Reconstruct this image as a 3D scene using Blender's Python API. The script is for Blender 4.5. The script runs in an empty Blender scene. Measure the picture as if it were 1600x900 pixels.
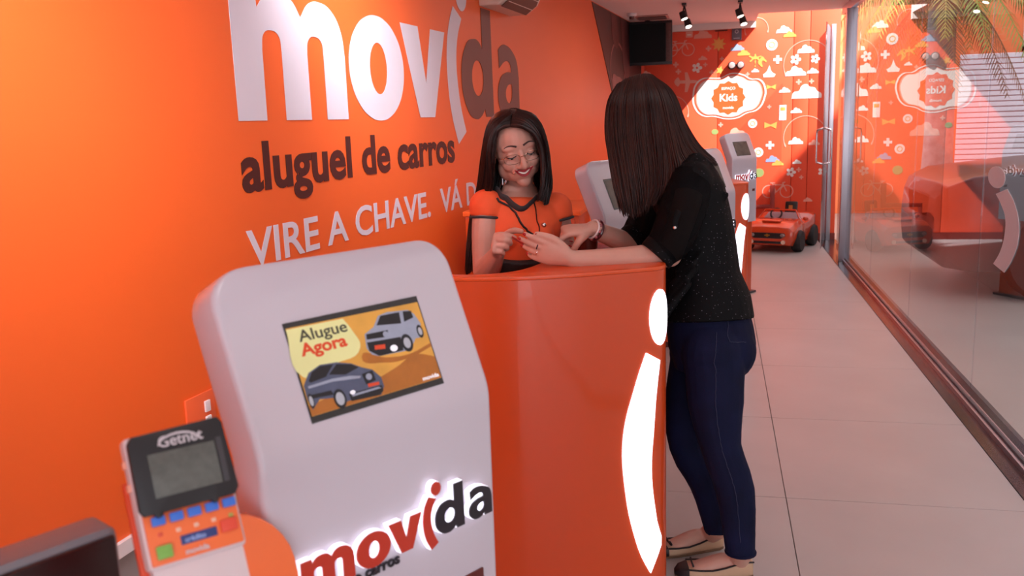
import bpy, bmesh, math, random
from mathutils import Vector as V, Matrix as M4
from mathutils.bvhtree import BVHTree
rnd = random.Random(7)
SC = bpy.context.scene
COL = SC.collection
PI = math.pi

# ---------------------------------------------------------------- camera
cam_d = bpy.data.cameras.new('camera'); cam = bpy.data.objects.new('camera', cam_d); COL.objects.link(cam)
cam_d.sensor_width = 36.0; cam_d.lens = 1401.6 / 1600 * 36.0; cam_d.clip_start = 0.05; cam_d.clip_end = 200
_yaw, _pit, _rol = math.radians(13.031), math.radians(10.519), math.radians(-1.926)
_f = V((-math.sin(_yaw) * math.cos(_pit), math.cos(_yaw) * math.cos(_pit), -math.sin(_pit)))
_r = V((math.cos(_yaw), math.sin(_yaw), 0)); _u = _r.cross(_f)
CR = _r * math.cos(_rol) + _u * math.sin(_rol); CU = _u * math.cos(_rol) - _r * math.sin(_rol); CB = -_f
cam.matrix_world = M4(((CR.x, CU.x, CB.x, 0), (CR.y, CU.y, CB.y, 0), (CR.z, CU.z, CB.z, 1.5), (0, 0, 0, 1)))
cam_d.dof.use_dof = True; cam_d.dof.focus_distance = 3.0; cam_d.dof.aperture_fstop = 8.0
SC.camera = cam

# ---------------------------------------------------------------- sky, lights, exposure
w = bpy.data.worlds.new('sky'); SC.world = w; w.use_nodes = True
_bg = w.node_tree.nodes['Background']; _bg.inputs[0].default_value = (0.92, 0.95, 1.0, 1); _bg.inputs[1].default_value = 3.0
SC.view_settings.view_transform = 'Standard'; SC.view_settings.look = 'None'; SC.view_settings.gamma = 1.0
SC.view_settings.use_curve_mapping = False; SC.view_settings.exposure = -0.25

def lamp(name, kind, loc, target, power, color=(1, 1, 1), **kw):
    d = bpy.data.lights.new(name, kind); d.energy = power; d.color = color
    for k, v in kw.items(): setattr(d, k, v)
    o = bpy.data.objects.new(name, d); COL.objects.link(o); o.location = loc
    o.rotation_euler = (V(target) - V(loc)).to_track_quat('-Z', 'Y').to_euler()
    return o
# daylight through the open front, behind the camera
lamp('entrance_daylight', 'AREA', (-0.2, -1.9, 1.5), (-0.5, 3, 1.2), 15, (0.98, 0.96, 1.0), shape='RECTANGLE', size=2.6, size_y=2.2)
# ceiling panels over the aisle
for i, (yy, pw) in enumerate(((0.4, 4), (2.6, 3), (4.9, 4), (7.4, 9))):
    lamp('ceiling_panel_light', 'AREA', (0.1, yy, 2.46), (0.1, yy, 0), pw, (1.0, 0.95, 0.94), shape='RECTANGLE', size=0.9, size_y=0.5)
# unseen fill lamps, added to brighten the lettered wall
lamp('added_wall_fill', 'AREA', (-0.95, 1.0, 2.46), (-1.6, 1.9, 1.65), 17, (1.0, 0.95, 1.0), shape='RECTANGLE', size=0.9, size_y=0.25, spread=math.radians(80))
lamp('added_wall_fill', 'AREA', (-0.95, 3.2, 2.46), (-1.5, 3.7, 1.7), 9, (1.0, 0.95, 1.0), shape='RECTANGLE', size=0.9, size_y=0.25, spread=math.radians(80))
# sun: clears the added blocker, falls through the shaped ceiling gap onto the back wall
_sd = V((-1.0, 0.56, -1.19)).normalized()
lamp('sun', 'SUN', (9, 4, 14), V((9, 4, 14)) + _sd, 26.0, (1.0, 0.95, 0.94), angle=math.radians(0.53))

# ---------------------------------------------------------------- helpers
def lin(h):
    h = h.lstrip('#'); o = []
    for i in (0, 2, 4):
        c = int(h[i:i + 2], 16) / 255; o.append(c / 12.92 if c <= 0.04045 else ((c + 0.055) / 1.055) ** 2.4)
    return (*o, 1.0)
MATS = {}
def mat(name, hexc, rough=0.5, metal=0.0, emit=0.0, coat=0.0, var=0.06, scale=6.0, bump=0.0, bscale=120.0, spec=0.5, trans=0.0, alpha=1.0, aniso=None, sub=0.0):
    if name in MATS: return MATS[name]
    m = bpy.data.materials.new(name); m.use_nodes = True; nt = m.node_tree; b = nt.nodes['Principled BSDF']
    c = lin(hexc); b.inputs['Base Color'].default_value = c
    b.inputs['Roughness'].default_value = rough; b.inputs['Metallic'].default_value = metal
    b.inputs['Specular IOR Level'].default_value = spec
    b.inputs['Coat Weight'].default_value = coat; b.inputs['Coat Roughness'].default_value = 0.04
    b.inputs['Transmission Weight'].default_value = trans; b.inputs['Alpha'].default_value = alpha
    if sub: b.inputs['Subsurface Weight'].default_value = sub; b.inputs['Subsurface Radius'].default_value = (0.012, 0.005, 0.003); b.inputs['Subsurface Scale'].default_value = 1.0
    if emit:
        b.inputs['Emission Color'].default_value = c; b.inputs['Emission Strength'].default_value = emit
    tc = nt.nodes.new('ShaderNodeTexCoord')
    if var:
        n = nt.nodes.new('ShaderNodeTexNoise'); n.inputs['Scale'].default_value = scale; n.inputs['Detail'].default_value = 4
        nt.links.new(tc.outputs['Object'], n.inputs['Vector'])
        r = nt.nodes.new('ShaderNodeMapRange'); r.inputs['To Min'].default_value = 1 - var; r.inputs['To Max'].default_value = 1 + var
        r.inputs['From Min'].default_value = 0.25; r.inputs['From Max'].default_value = 0.75
        nt.links.new(n.outputs['Fac'], r.inputs['Value'])
        mx = nt.nodes.new('ShaderNodeVectorMath'); mx.operation = 'SCALE'; mx.inputs[0].default_value = c[:3]
        nt.links.new(r.outputs['Result'], mx.inputs['Scale']); nt.links.new(mx.outputs['Vector'], b.inputs['Base Color'])
    if bump:
        n2 = nt.nodes.new('ShaderNodeTexNoise'); n2.inputs['Scale'].default_value = bscale; n2.inputs['Detail'].default_value = 3
        vec = tc.outputs['Object']
        if aniso:
            mp = nt.nodes.new('ShaderNodeMapping'); mp.inputs['Scale'].default_value = aniso
            nt.links.new(vec, mp.inputs['Vector']); vec = mp.outputs['Vector']
        nt.links.new(vec, n2.inputs['Vector'])
        bp = nt.nodes.new('ShaderNodeBump'); bp.inputs['Strength'].default_value = bump; bp.inputs['Distance'].default_value = 0.01
        nt.links.new(n2.outputs['Fac'], bp.inputs['Height']); nt.links.new(bp.outputs['Normal'], b.inputs['Normal'])
    MATS[name] = m
    return m
def glass_mat(name, tint=(0.93, 0.93, 0.95, 1), ior=1.62, gain=1.0, base=0.0):
    if name in MATS: return MATS[name]
    m = bpy.data.materials.new(name); m.use_nodes = True; nt = m.node_tree; nt.nodes.clear()
    out = nt.nodes.new('ShaderNodeOutputMaterial'); mix = nt.nodes.new('ShaderNodeMixShader')
    tr = nt.nodes.new('ShaderNodeBsdfTransparent'); tr.inputs[0].default_value = tint
    gl = nt.nodes.new('ShaderNodeBsdfGlossy'); gl.inputs['Roughness'].default_value = 0.0
    fr = nt.nodes.new('ShaderNodeFresnel'); fr.inputs['IOR'].default_value = ior
    ge = nt.nodes.new('ShaderNodeNewGeometry')
    s = nt.nodes.new('ShaderNodeMath'); s.operation = 'SUBTRACT'; s.inputs[0].default_value = 1.0
    nt.links.new(ge.outputs['Backfacing'], s.inputs[1])
    a = nt.nodes.new('ShaderNodeMath'); a.operation = 'MULTIPLY_ADD'; a.inputs[1].default_value = gain; a.inputs[2].default_value = base; a.use_clamp = True
    nt.links.new(fr.outputs[0], a.inputs[0])
    mu = nt.nodes.new('ShaderNodeMath'); mu.operation = 'MULTIPLY'
    nt.links.new(a.outputs[0], mu.inputs[0]); nt.links.new(s.outputs[0], mu.inputs[1])
    nt.links.new(mu.outputs[0], mix.inputs[0]); nt.links.new(tr.outputs[0], mix.inputs[1]); nt.links.new(gl.outputs[0], mix.inputs[2])
    nt.links.new(mix.outputs[0], out.inputs[0])
    MATS[name] = m
    return m

class MB:
    """vertex and face lists of one mesh; mi holds a material index per face"""
    def __init__(s): s.v = []; s.f = []; s.mi = []; s.cur = 0
    def add(s, vs, fs):
        o = len(s.v); s.v += [tuple(p) for p in vs]; s.f += [tuple(i + o for i in f) for f in fs]; s.mi += [s.cur] * len(fs); return s
    def box(s, x0, x1, y0, y1, z0, z1):
        return s.add([(x, y, z) for z in (z0, z1) for y in (y0, y1) for x in (x0, x1)], [(0, 2, 3, 1), (4, 5, 7, 6), (0, 1, 5, 4), (2, 6, 7, 3), (0, 4, 6, 2), (1, 3, 7, 5)])
    def obox(s, c, ex, ey, ez):
        c, ex, ey, ez = V(c), V(ex), V(ey), V(ez)
        return s.add([c + ex * a + ey * b + ez * d for d in (-1, 1) for b in (-1, 1) for a in (-1, 1)], [(0, 2, 3, 1), (4, 5, 7, 6), (0, 1, 5, 4), (2, 6, 7, 3), (0, 4, 6, 2), (1, 3, 7, 5)])
    def prism(s, pts, d, o=(0, 0, 0), ax=(1, 0, 0), ay=(0, 1, 0)):
        """2D outline on axes ax, ay at o, pushed along d"""
        o, ax, ay, d = V(o), V(ax), V(ay), V(d); n = len(pts)
        a = [o + ax * p[0] + ay * p[1] for p in pts]
        fs = [tuple(range(n - 1, -1, -1)), tuple(range(n, 2 * n))] + [(i, (i + 1) % n, n + (i + 1) % n, n + i) for i in range(n)]
        return s.add(a + [p + d for p in a], fs)
    def loft(s, rings, cap=True):
        n = len(rings[0]); vs = [p for r in rings for p in r]; fs = []
        for k in range(len(rings) - 1):
            for i in range(n):
                j = (i + 1) % n; fs.append((k * n + i, k * n + j, (k + 1) * n + j, (k + 1) * n + i))
        if cap: fs += [tuple(range(n - 1, -1, -1)), tuple((len(rings) - 1) * n + i for i in range(n))]
        return s.add(vs, fs)
    def tube(s, pts, rad, n=10, side=None, round_caps=True, smooth=0):
        """rad: one radius or (a, b) per point; a lies along the side direction"""
        pts = [V(p) for p in pts]
        if not isinstance(rad, (list, tuple)): rad = [rad] * len(pts)
        rad = [(r, r) if not isinstance(r, (list, tuple)) else tuple(r) for r in rad]
        if smooth:
            pts, rad = cr(pts, rad, smooth)
        ts = []
        for i in range(len(pts)):
            a = pts[max(0, i - 1)]; b = pts[min(len(pts) - 1, i + 1)]; t = b - a
            ts.append(t.normalized() if t.length > 1e-9 else V((0, 0, 1)))
        sd = V(side) if side is not None else (V((0, 0, 1)) if abs(ts[0].z) < 0.9 else V((1, 0, 0)))
        rings = []
        def ring(c, t, ra, rb, sd):
            x = sd - t * sd.dot(t)
            x = x.normalized() if x.length > 1e-6 else t.orthogonal().normalized()
            y = t.cross(x)
            return [c + x * ra * math.cos(2 * PI * k / n) + y * rb * math.sin(2 * PI * k / n) for k in range(n)], x
        cur = sd
        for i, (p, t, (ra, rb)) in enumerate(zip(pts, ts, rad)):
            if i == 0 and round_caps:
                for q in (0.25, 0.65, 0.9): rings.append(ring(p - t * min(ra, rb) * math.sqrt(1 - q * q), t, ra * q, rb * q, cur)[0])
            rg, x = ring(p, t, ra, rb, cur)
            if side is None: cur = x
            rings.append(rg)
            if i == len(pts) - 1 and round_caps:
                for q in (0.9, 0.65, 0.25): rings.append(ring(p + t * min(ra, rb) * math.sqrt(1 - q * q), t, ra * q, rb * q, cur)[0])
        return s.loft(rings)
    def ell(s, c, r, rot=None, nu=20, nv=12):
        c = V(c); r = (r, r, r) if not isinstance(r, (list, tuple)) else r; vs = []; fs = []
        R = rot if rot is not None else M4.Identity(3)
        for j in range(1, nv):
            a = PI * j / nv
            for i in range(nu):
                b = 2 * PI * i / nu
                vs.append(c + R @ V((r[0] * math.sin(a) * math.cos(b), r[1] * math.sin(a) * math.sin(b), r[2] * math.cos(a))))
        for j in range(nv - 2):
            for i in range(nu):
                k = (i + 1) % nu; fs.append((j * nu + i, (j + 1) * nu + i, (j + 1) * nu + k, j * nu + k))
        t = len(vs); vs += [c + R @ V((0, 0, r[2])), c + R @ V((0, 0, -r[2]))]
        for i in range(nu):
            k = (i + 1) % nu; fs.append((t, i, k)); b = (nv - 2) * nu; fs.append((t + 1, b + k, b + i))
        return s.add(vs, fs)
    def lathe(s, prof, c=(0, 0, 0), axis='z', n=24):
        c = V(c); rings = []
        for r, h in prof:
            rg = []
            for k in range(n):
                a = 2 * PI * k / n; x, y = r * math.cos(a), r * math.sin(a)
                rg.append(c + (V((x, y, h)) if axis == 'z' else V((h, x, y)) if axis == 'x' else V((y, h, x))))
            rings.append(rg)
        return s.loft(rings)
    def xf(s, m):
        s.v = [tuple(m @ V(p)) for p in s.v]; return s

def cr(pts, rad, k):
    """Catmull-Rom resampling, k steps per span"""
    P_ = [pts[0] * 2 - pts[1]] + list(pts) + [pts[-1] * 2 - pts[-2]]
    op, orr = [], []
    for i in range(len(pts) - 1):
        a, b, c, d = P_[i:i + 4]
        for j in range(k):
            t = j / k
            op.append(0.5 * (2 * b + (c - a) * t + (2 * a - 5 * b + 4 * c - d) * t * t + (3 * b - a - 3 * c + d) * t ** 3))
            orr.append(tuple(rad[i][q] * (1 - t) + rad[i + 1][q] * t for q in (0, 1)))
    op.append(pts[-1]); orr.append(rad[-1])
    return op, orr
def cr2(pts, k, closed=False):
    """the same for 2D outlines"""
    n = len(pts); g = (lambda i: pts[i % n]) if closed else (lambda i: pts[max(0, min(n - 1, i))]); o = []
    for i in range(n if closed else n - 1):
        a, b, c, d = g(i - 1), g(i), g(i + 1), g(i + 2)
        for j in range(k):
            t = j / k
            o.append(tuple(0.5 * (2 * b[q] + (c[q] - a[q]) * t + (2 * a[q] - 5 * b[q] + 4 * c[q] - d[q]) * t * t + (3 * b[q] - a[q] - 3 * c[q] + d[q]) * t ** 3) for q in (0, 1)))
    if not closed: o.append(tuple(pts[-1]))
    return o

def mesh_of(mb, name, smooth=True, angle=40):
    me = bpy.data.meshes.new(name); me.from_pydata(mb.v, [], mb.f); me.validate(); 
    bm = bmesh.new(); bm.from_mesh(me); bmesh.ops.recalc_face_normals(bm, faces=bm.faces); bm.to_mesh(me); bm.free()
    if any(mb.mi) and len(me.polygons) == len(mb.mi): me.polygons.foreach_set('material_index', mb.mi)
    if smooth: me.shade_smooth() if hasattr(me, 'shade_smooth') else None; me.set_sharp_from_angle(angle=math.radians(angle))
    return me
def link(name, me, m, parent=None, loc=None):
    o = bpy.data.objects.new(name, me); COL.objects.link(o)
    for x in (m if isinstance(m, (list, tuple)) else [m]): me.materials.append(x)
    if parent is not None: o.parent = parent
    if loc is not None: o.location = loc
    return o
def bevelled(me, wd, seg=2, angle=30):
    bm = bmesh.new(); bm.from_mesh(me)
    es = [e for e in bm.edges if len(e.link_faces) == 2 and e.calc_face_angle(0) > math.radians(angle)]
    bmesh.ops.bevel(bm, geom=es, offset=wd, segments=seg, profile=0.6, affect='EDGES', clamp_overlap=True)
    bm.to_mesh(me); bm.free(); me.shade_smooth(); me.set_sharp_from_angle(angle=math.radians(35)); return me
def obj(name, mb, m, parent=None, bevel=0, seg=2, smooth=True, angle=40, world=False, loc=None):
    """one mesh object; world=True: the vertices are world coordinates under a placed parent"""
    if world and parent is not None:
        mb.xf(parent_matrix(parent).inverted())
    me = mesh_of(mb, name, smooth, angle)
    if bevel: bevelled(me, bevel, seg)
    return link(name, me, m, parent, loc)
def parent_matrix(o):
    m = M4.LocRotScale(o.location, o.rotation_euler, o.scale)
    return parent_matrix(o.parent) @ m if o.parent else m
def tag(o, label=None, cat=None, group=None, kind=None):
    for k, v in (('label', label), ('category', cat), ('group', group), ('kind', kind)):
        if v: o[k] = v
    return o
def thing(name, label, cat, loc=(0, 0, 0), rz=0.0, group=None):
    o = bpy.data.objects.new(name, None); COL.objects.link(o); o.location = loc; o.rotation_euler = (0, 0, rz); o.empty_display_size = 0.05
    return tag(o, label, cat, group)
def struct(name, mb, m, parent=None, bevel=0, smooth=False, **k):
    o = obj(name, mb, m, parent, bevel, smooth=smooth, **k)
    if parent is None: o['kind'] = 'structure'
    return o
def copy_tree(o, parent=None):
    c = o.copy(); COL.objects.link(c)
    if parent is not None: c.parent = parent
    for ch in list(o.children): copy_tree(ch, c)
    return c
def remeshed(mb, name, voxel=0.004, smooth=6, fac=0.5, dec=0.0):
    """union of overlapping closed shapes as one continuous surface"""
    me = bpy.data.meshes.new(name + '_raw'); me.from_pydata(mb.v, [], mb.f); me.validate()
    bm = bmesh.new(); bm.from_mesh(me); bmesh.ops.recalc_face_normals(bm, faces=bm.faces); bm.to_mesh(me); bm.free()
    o = bpy.data.objects.new(name + '_raw', me); COL.objects.link(o)
    r = o.modifiers.new('r', 'REMESH'); r.mode = 'VOXEL'; r.voxel_size = voxel; r.adaptivity = 0.0
    if smooth:
        s = o.modifiers.new('s', 'SMOOTH'); s.factor = fac; s.iterations = smooth
    if dec:
        d = o.modifiers.new('d', 'DECIMATE'); d.ratio = dec
    dg = bpy.context.evaluated_depsgraph_get(); out = bpy.data.meshes.new_from_object(o.evaluated_get(dg), depsgraph=dg)
    bpy.data.objects.remove(o); bpy.data.meshes.remove(me); out.name = name; out.shade_smooth()
    return out
def shape2d(name, loops, depth=0.001, bevel=0.0, res=6):
    """filled flat shape from closed loops of (x, y[, corner]) points; later loops are holes"""
    cu = bpy.data.curves.new(name, 'CURVE'); cu.dimensions = '2D'; cu.fill_mode = 'BOTH'; cu.extrude = depth; cu.bevel_depth = bevel; cu.resolution_u = res
    for lp in loops:
        sp = cu.splines.new('BEZIER'); sp.bezier_points.add(len(lp) - 1); sp.use_cyclic_u = True
        for bp, p in zip(sp.bezier_points, lp):
            bp.co = (p[0], p[1], 0); h = 'VECTOR' if len(p) > 2 and p[2] else 'AUTO'
            bp.handle_left_type = bp.handle_right_type = h
    o = bpy.data.objects.new(name, cu); COL.objects.link(o)
    dg = bpy.context.evaluated_depsgraph_get(); me = bpy.data.meshes.new_from_object(o.evaluated_get(dg), depsgraph=dg)
    bpy.data.objects.remove(o); bpy.data.curves.remove(cu); me.materials.clear(); me.name = name
    return me
def text_mesh(name, s, size=1.0, bold=0.0, depth=0.0006, align='LEFT', spacing=1.0):
    cu = bpy.data.curves.new(name, 'FONT'); cu.body = s; cu.size = size; cu.offset = bold; cu.extrude = depth; cu.align_x = align; cu.space_character = spacing; cu.resolution_u = 4
    o = bpy.data.objects.new(name, cu); COL.objects.link(o)
    dg = bpy.context.evaluated_depsgraph_get(); me = bpy.data.meshes.new_from_object(o.evaluated_get(dg), depsgraph=dg)
    bpy.data.objects.remove(o); bpy.data.curves.remove(cu); me.materials.clear(); me.name = name
    return me
def word_meshes(name, s, size, bold, depth):
    """one mesh per word of a line of text, each where it stands in the line"""
    out = []; pre = ''
    for wd in s.split(' '):
        if wd:
            full = text_mesh(name, pre + wd, size, bold, depth); one = text_mesh(name, wd, size, bold, depth)
            dx = max(v.co.x for v in full.vertices) - max(v.co.x for v in one.vertices)
            one.transform(M4.Translation((dx, 0, 0))); bpy.data.meshes.remove(full); out.append(one)
        pre += wd + ' '
    return out
def ellipse(cx, cy, rx, ry, n=20, rot=0.0):
    c, s_ = math.cos(rot), math.sin(rot); o = []
    for k in range(n):
        x, y = rx * math.cos(2 * PI * k / n), ry * math.sin(2 * PI * k / n); o.append((cx + x * c - y * s_, cy + x * s_ + y * c))
    return o
def set_xf(o, origin, ax, ay, sx=1.0, sy=1.0):
    """place a flat shape: its x runs along ax, its y along ay"""
    ax, ay = V(ax).normalized(), V(ay).normalized(); az = ax.cross(ay)
    m = M4((( ax.x * sx, ay.x * sy, az.x, origin[0]), (ax.y * sx, ay.y * sy, az.y, origin[1]), (ax.z * sx, ay.z * sy, az.z, origin[2]), (0, 0, 0, 1)))
    o.data.transform(m); return o

# ---------------------------------------------------------------- materials
ORANGE = mat('orange_paint', 'F26526', 0.45, var=0.03, scale=1.5)
ORANGE_GLOSS = mat('orange_lacquer', 'D04A1A', 0.28, coat=0.5, var=0.03, scale=2)
WHITE_GLOSS = mat('white_lacquer', 'CEC6D2', 0.22, coat=0.6, var=0.015, scale=2)
WHITE_MATT = mat('white_paint', 'E4DADA', 0.6, var=0.03, scale=2)
CEIL = mat('ceiling_paint', 'E8DCD8', 0.8, var=0.02, scale=1)
TILE = mat('porcelain_tile', 'AEA5A2', 0.38, var=0.07, scale=2.2, bump=0.01, bscale=30)
GROUT = mat('grout', '7A6C66', 0.9)
GRANITE = mat('black_granite', '3A3234', 0.18, var=0.45, scale=70)
ALU = mat('brushed_aluminium', 'B9B3BC', 0.3, metal=0.9, var=0.03)
CHROME = mat('chrome', 'D8D8DC', 0.08, metal=1.0, var=0)
BLACK = mat('black_plastic', '17151A', 0.4, var=0.1)
BLACK_GLOSS = mat('black_gloss', '0B0A0D', 0.12, coat=0.5, var=0)
GREY = mat('grey_laminate', '8E8684', 0.5, var=0.05)
DGREY = mat('dark_grey_plastic', '3A383D', 0.5)
PRINT_WHITE = mat('white_print', 'D9D0DA', 0.55, var=0.02)
PRINT_BROWN = mat('brown_print', '7A4A40', 0.55, var=0.04)
PRINT_DARK = mat('dark_brown_print', '4A1712', 0.55, var=0.05)
GLASS = glass_mat('clear_glass', (0.90, 0.90, 0.92, 1), 1.6, 1.0)
LIT = mat('lit_acrylic', 'F6F4FF', 0.3, emit=2.0, var=0)

# ---------------------------------------------------------------- left wall
WP, WD, WN = V((-1.02, 9.5, 0)), V((math.sin(math.radians(4.38)), math.cos(math.radians(4.38)), 0)), V((math.cos(math.radians(4.38)), -math.sin(math.radians(4.38)), 0))
def wl(s, z, d=0.0): return WP + WD * s + WN * d + V((0, 0, z))
UZ = V((0, 0, 1))
wall_left = struct('wall_left', MB().prism([(-12, 0.40), (1.64, 0.40), (1.64, 2.54), (-12, 2.54)], -WN * 0.12, WP, WD, UZ), ORANGE)
struct('lower_panel', MB().prism([(-12, 0.0), (1.64, 0.0), (1.64, 0.36), (-12, 0.36)], -WN * 0.12, WP, WD, UZ), GREY, wall_left)
struct('trim_1', MB().prism([(-12, 0.36), (1.64, 0.36), (1.64, 0.40), (-12, 0.40)], -WN * 0.14, WP + WN * 0.015, WD, UZ), WHITE_MATT)
# dark photographic mural on the far, slanted end of the wall
mural = thing('wall_mural', 'dark maroon photo mural of a steering wheel, slanted edge, beside hanging television', 'mural', wl(0.6, 1.2))
def mural_mat():
    m = mat('mural_print', '2A1013', 0.5, var=0.5, scale=3.0); return m
obj('print_sheet', MB().prism([(-1.17, 2.53), (1.60, 2.53), (1.60, 0.16)], WN * 0.006, WP, WD, UZ), mural_mat(), mural, world=True, smooth=False)
MUR_L = mat('mural_highlight', '8A5A58', 0.5, var=0.3, scale=9); MUR_M = mat('mural_midtone', '4E2526', 0.5, var=0.4, scale=7)
def on_wall(name, loops, m, parent, d, depth=0.0008):
    o = link(name, shape2d(name, loops, depth), m, None); set_xf(o, WP + WN * d, WD, UZ); 
    o.parent = parent; o.matrix_parent_inverse = parent_matrix(parent).inverted(); return o
ring = lambda cx, cy, rx, ry, t: [[(p[0], p[1]) for p in ellipse(cx, cy, rx, ry, 18)], [(p[0], p[1]) for p in ellipse(cx, cy, rx - t, ry - t, 18)]]
on_wall('steering_wheel_print', ring(0.05, 2.0, 0.42, 0.27, 0.03), MUR_L, mural, 0.008)
on_wall('steering_wheel_print', [[(-0.28, 1.88), (0.0, 1.92), (0.34, 1.84), (0.34, 1.78), (0.0, 1.85), (-0.24, 1.82)]], MUR_L, mural, 0.0095)
on_wall('sleeve_print', [[(-0.3, 2.52, 1), (-0.02, 2.52, 1), (0.1, 2.26), (-0.18, 2.24)]], MUR_M, mural, 0.0085)
on_wall('sleeve_print', [[(0.25, 2.52, 1), (0.62, 2.52, 1), (0.7, 1.9), (0.4, 2.0)]], MUR_M, mural, 0.0085)
on_wall('hand_print', [[(0.1, 1.8), (0.4, 1.86), (0.8, 1.7), (0.75, 1.3), (0.4, 1.25), (0.15, 1.55)]], MUR_M, mural, 0.009)
on_wall('hand_print', [[(0.3, 1.75), (0.52, 1.7), (0.55, 1.35), (0.38, 1.3)]], MUR_L, mural, 0.0098)

# lettering: outlines measured once (x-height 0.435), used large on the wall and small on the kiosks
LT = {
 'm': [[(0, .435, 1), (.155, .435, 1), (.16, .377, 1), (.22, .425), (.30, .44), (.39, .425), (.448, .37, 1), (.51, .425), (.60, .44), (.70, .41), (.76, .34), (.78, .25, 1), (.78, 0, 1), (.604, 0, 1), (.605, .24, 1), (.595, .29), (.541, .309), (.492, .29), (.479, .24, 1), (.48, 0, 1), (.30, 0, 1), (.301, .24, 1), (.29, .29), (.235, .308), (.188, .29), (.175, .24, 1), (.172, 0, 1), (0, 0, 1)]],
 'o': [ellipse(1.09, .216, .275, .224, 16), ellipse(1.095, .216, .087, .11, 16)],
 'v': [[(1.35, .435, 1), (1.557, .435, 1), (1.634, .167, 1), (1.718, .435, 1), (1.912, .435, 1), (1.732, .003, 1), (1.54, .003, 1)]],
 'i': [[(2.056, .583, 1), (2.18, .529, 1), (2.105, .42), (2.075, .30), (2.09, .15), (2.13, .03), (2.189, -.08, 1), (2.061, -.143, 1), (1.975, .02), (1.936, .20), (1.945, .37), (1.99, .49)]],
 'dot': [ellipse(2.19, .66, .086, .09, 12)],
 'd': [[(2.514, .622, 1), (2.683, .622, 1), (2.696, 0, 1), (2.55, 0, 1), (2.53, .045, 1), (2.46, .003), (2.368, -.011), (2.23, .04), (2.148, .215), (2.23, .39), (2.379, .437), (2.46, .425), (2.514, .39, 1)], ellipse(2.42, .22, .10, .10, 12)],
 'a': [[(2.82, .405, 1), (2.89, .435), (2.978, .443), (3.12, .41), (3.21, .35), (3.245, .25, 1), (3.247, 0, 1), (3.10, 0, 1), (3.09, .045, 1), (3.03, .005), (2.95, -.01), (2.84, .03), (2.79, .13), (2.84, .225), (2.95, .27), (3.08, .28, 1), (3.07, .32), (3.04, .34), (2.96, .343), (2.83, .295, 1)], [(3.085, .205, 1), (3.085, .13), (3.05, .095), (3.0, .085), (2.95, .14), (2.99, .19)]],
}
lettering = thing('wall_lettering', 'large white and brown company lettering printed across the orange wall', 'wall lettering', wl(-5.2, 1.2))
for k in 'movi':
    on_wall('letter', [[(x - 6.787, y + 1.531, *c) for x, y, *c in lp] for lp in LT[k]], PRINT_WHITE, lettering, 0.002)
on_wall('letter_dot', [[(x - 6.787, y + 1.531) for x, y in LT['dot'][0]]], PRINT_WHITE, lettering, 0.002)
for k in 'da':
    on_wall('letter', [[(x - 6.787, y + 1.531, *c) for x, y, *c in lp] for lp in LT[k]], PRINT_BROWN, lettering, 0.002)['label'] = 'brown letter'
def wall_text(s, sx, sy, bold, s0, z0, m, label):
    for me in word_meshes('word', s, 1.0, bold, 0.0006):
        o = link('word', me, m, None)
        o.data.transform(M4.Diagonal((sx, sy, 1, 1))); set_xf(o, wl(s0, z0, 0.002), WD, UZ)
        o.parent = lettering; o.matrix_parent_inverse = parent_matrix(lettering).inverted(); o['label'] = label
wall_text('aluguel de carros', 0.290, 0.228, 0.028, -6.797, 1.300, PRINT_DARK, 'dark brown word')
wall_text('VIRE A CHAVE.  V\u00c1 DE CARRO', 0.246, 0.178, 0.016, -6.795, 1.043, PRINT_WHITE, 'small white slogan word')

# power outlet low on the wall
sock = thing('wall_socket', 'orange outlet plate with white sockets low on the orange wall', 'socket', wl(-7.12, 0.64))
obj('plate', MB().prism([(-7.20, 0.55), (-7.06, 0.55), (-7.06, 0.70), (-7.20, 0.70)], WN * 0.008, WP, WD, UZ), mat('outlet_orange', 'F2683A', 0.4), sock, 0.003, world=True)
for z in (0.655, 0.605, 0.575):
    obj('outlet', MB().prism([(-7.115, z - 0.018), (-7.09, z - 0.018), (-7.09, z + 0.018), (-7.115, z + 0.018)], WN * 0.014, WP, WD, UZ), WHITE_MATT, sock, 0.002, world=True)

# ---------------------------------------------------------------- floor
floor = struct('floor', MB().box(-2.2, 1.36, -2.4, 11.3, -0.08, -0.004), GROUT)
def tile_mesh(x): return bevelled(mesh_of(MB().box(0.0015, x - 0.0015, 0.0015, 0.9785, -0.02, 0.0), 'tile'), 0.001, 1)
t_full, t_cut, t_left = tile_mesh(0.977), tile_mesh(0.888), tile_mesh(0.977)
for k in range(-6, 8):
    for x, me in ((-1.677, t_full), (-0.70, t_full), (0.277, t_cut)):
        link('floor_tile', me, TILE, floor, (x, 3.485 + 0.98 * k, 0))
# ---------------------------------------------------------------- glass front
struct('trim_2', MB().box(1.165, 1.37, -2.4, 11.1, -0.05, 0.004), GRANITE)['label'] = 'black granite threshold'
window = struct('window_1', MB().box(1.235, 1.285, -2.4, 9.5, 0.004, 0.03), ALU)
MB_ = MB().box(1.252, 1.268, -2.4, 9.5, 0.03, 0.042)
struct('glass_channel', MB_, DGREY, window)
struct('head_rail', MB().box(1.235, 1.285, -2.4, 10.05, 2.46, 2.54), ALU, window)
struct('post', MB().box(1.20, 1.30, 9.40, 9.47, 0.004, 2.46), ALU, window, 0.004)
struct('post', MB().box(1.25, 1.30, 11.03, 11.09, 0.004, 2.46), ALU, window, 0.004)
for y0, y1 in ((-2.4, -1.53), (-1.53, 0.04), (0.04, 1.61), (1.61, 3.18), (3.18, 4.75), (4.75, 6.32), (6.32, 7.89), (7.89, 9.40)):
    struct('pane', MB().box(1.256, 1.264, y0 + 0.003, y1 - 0.003, 0.035, 2.46), GLASS, window)
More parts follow.
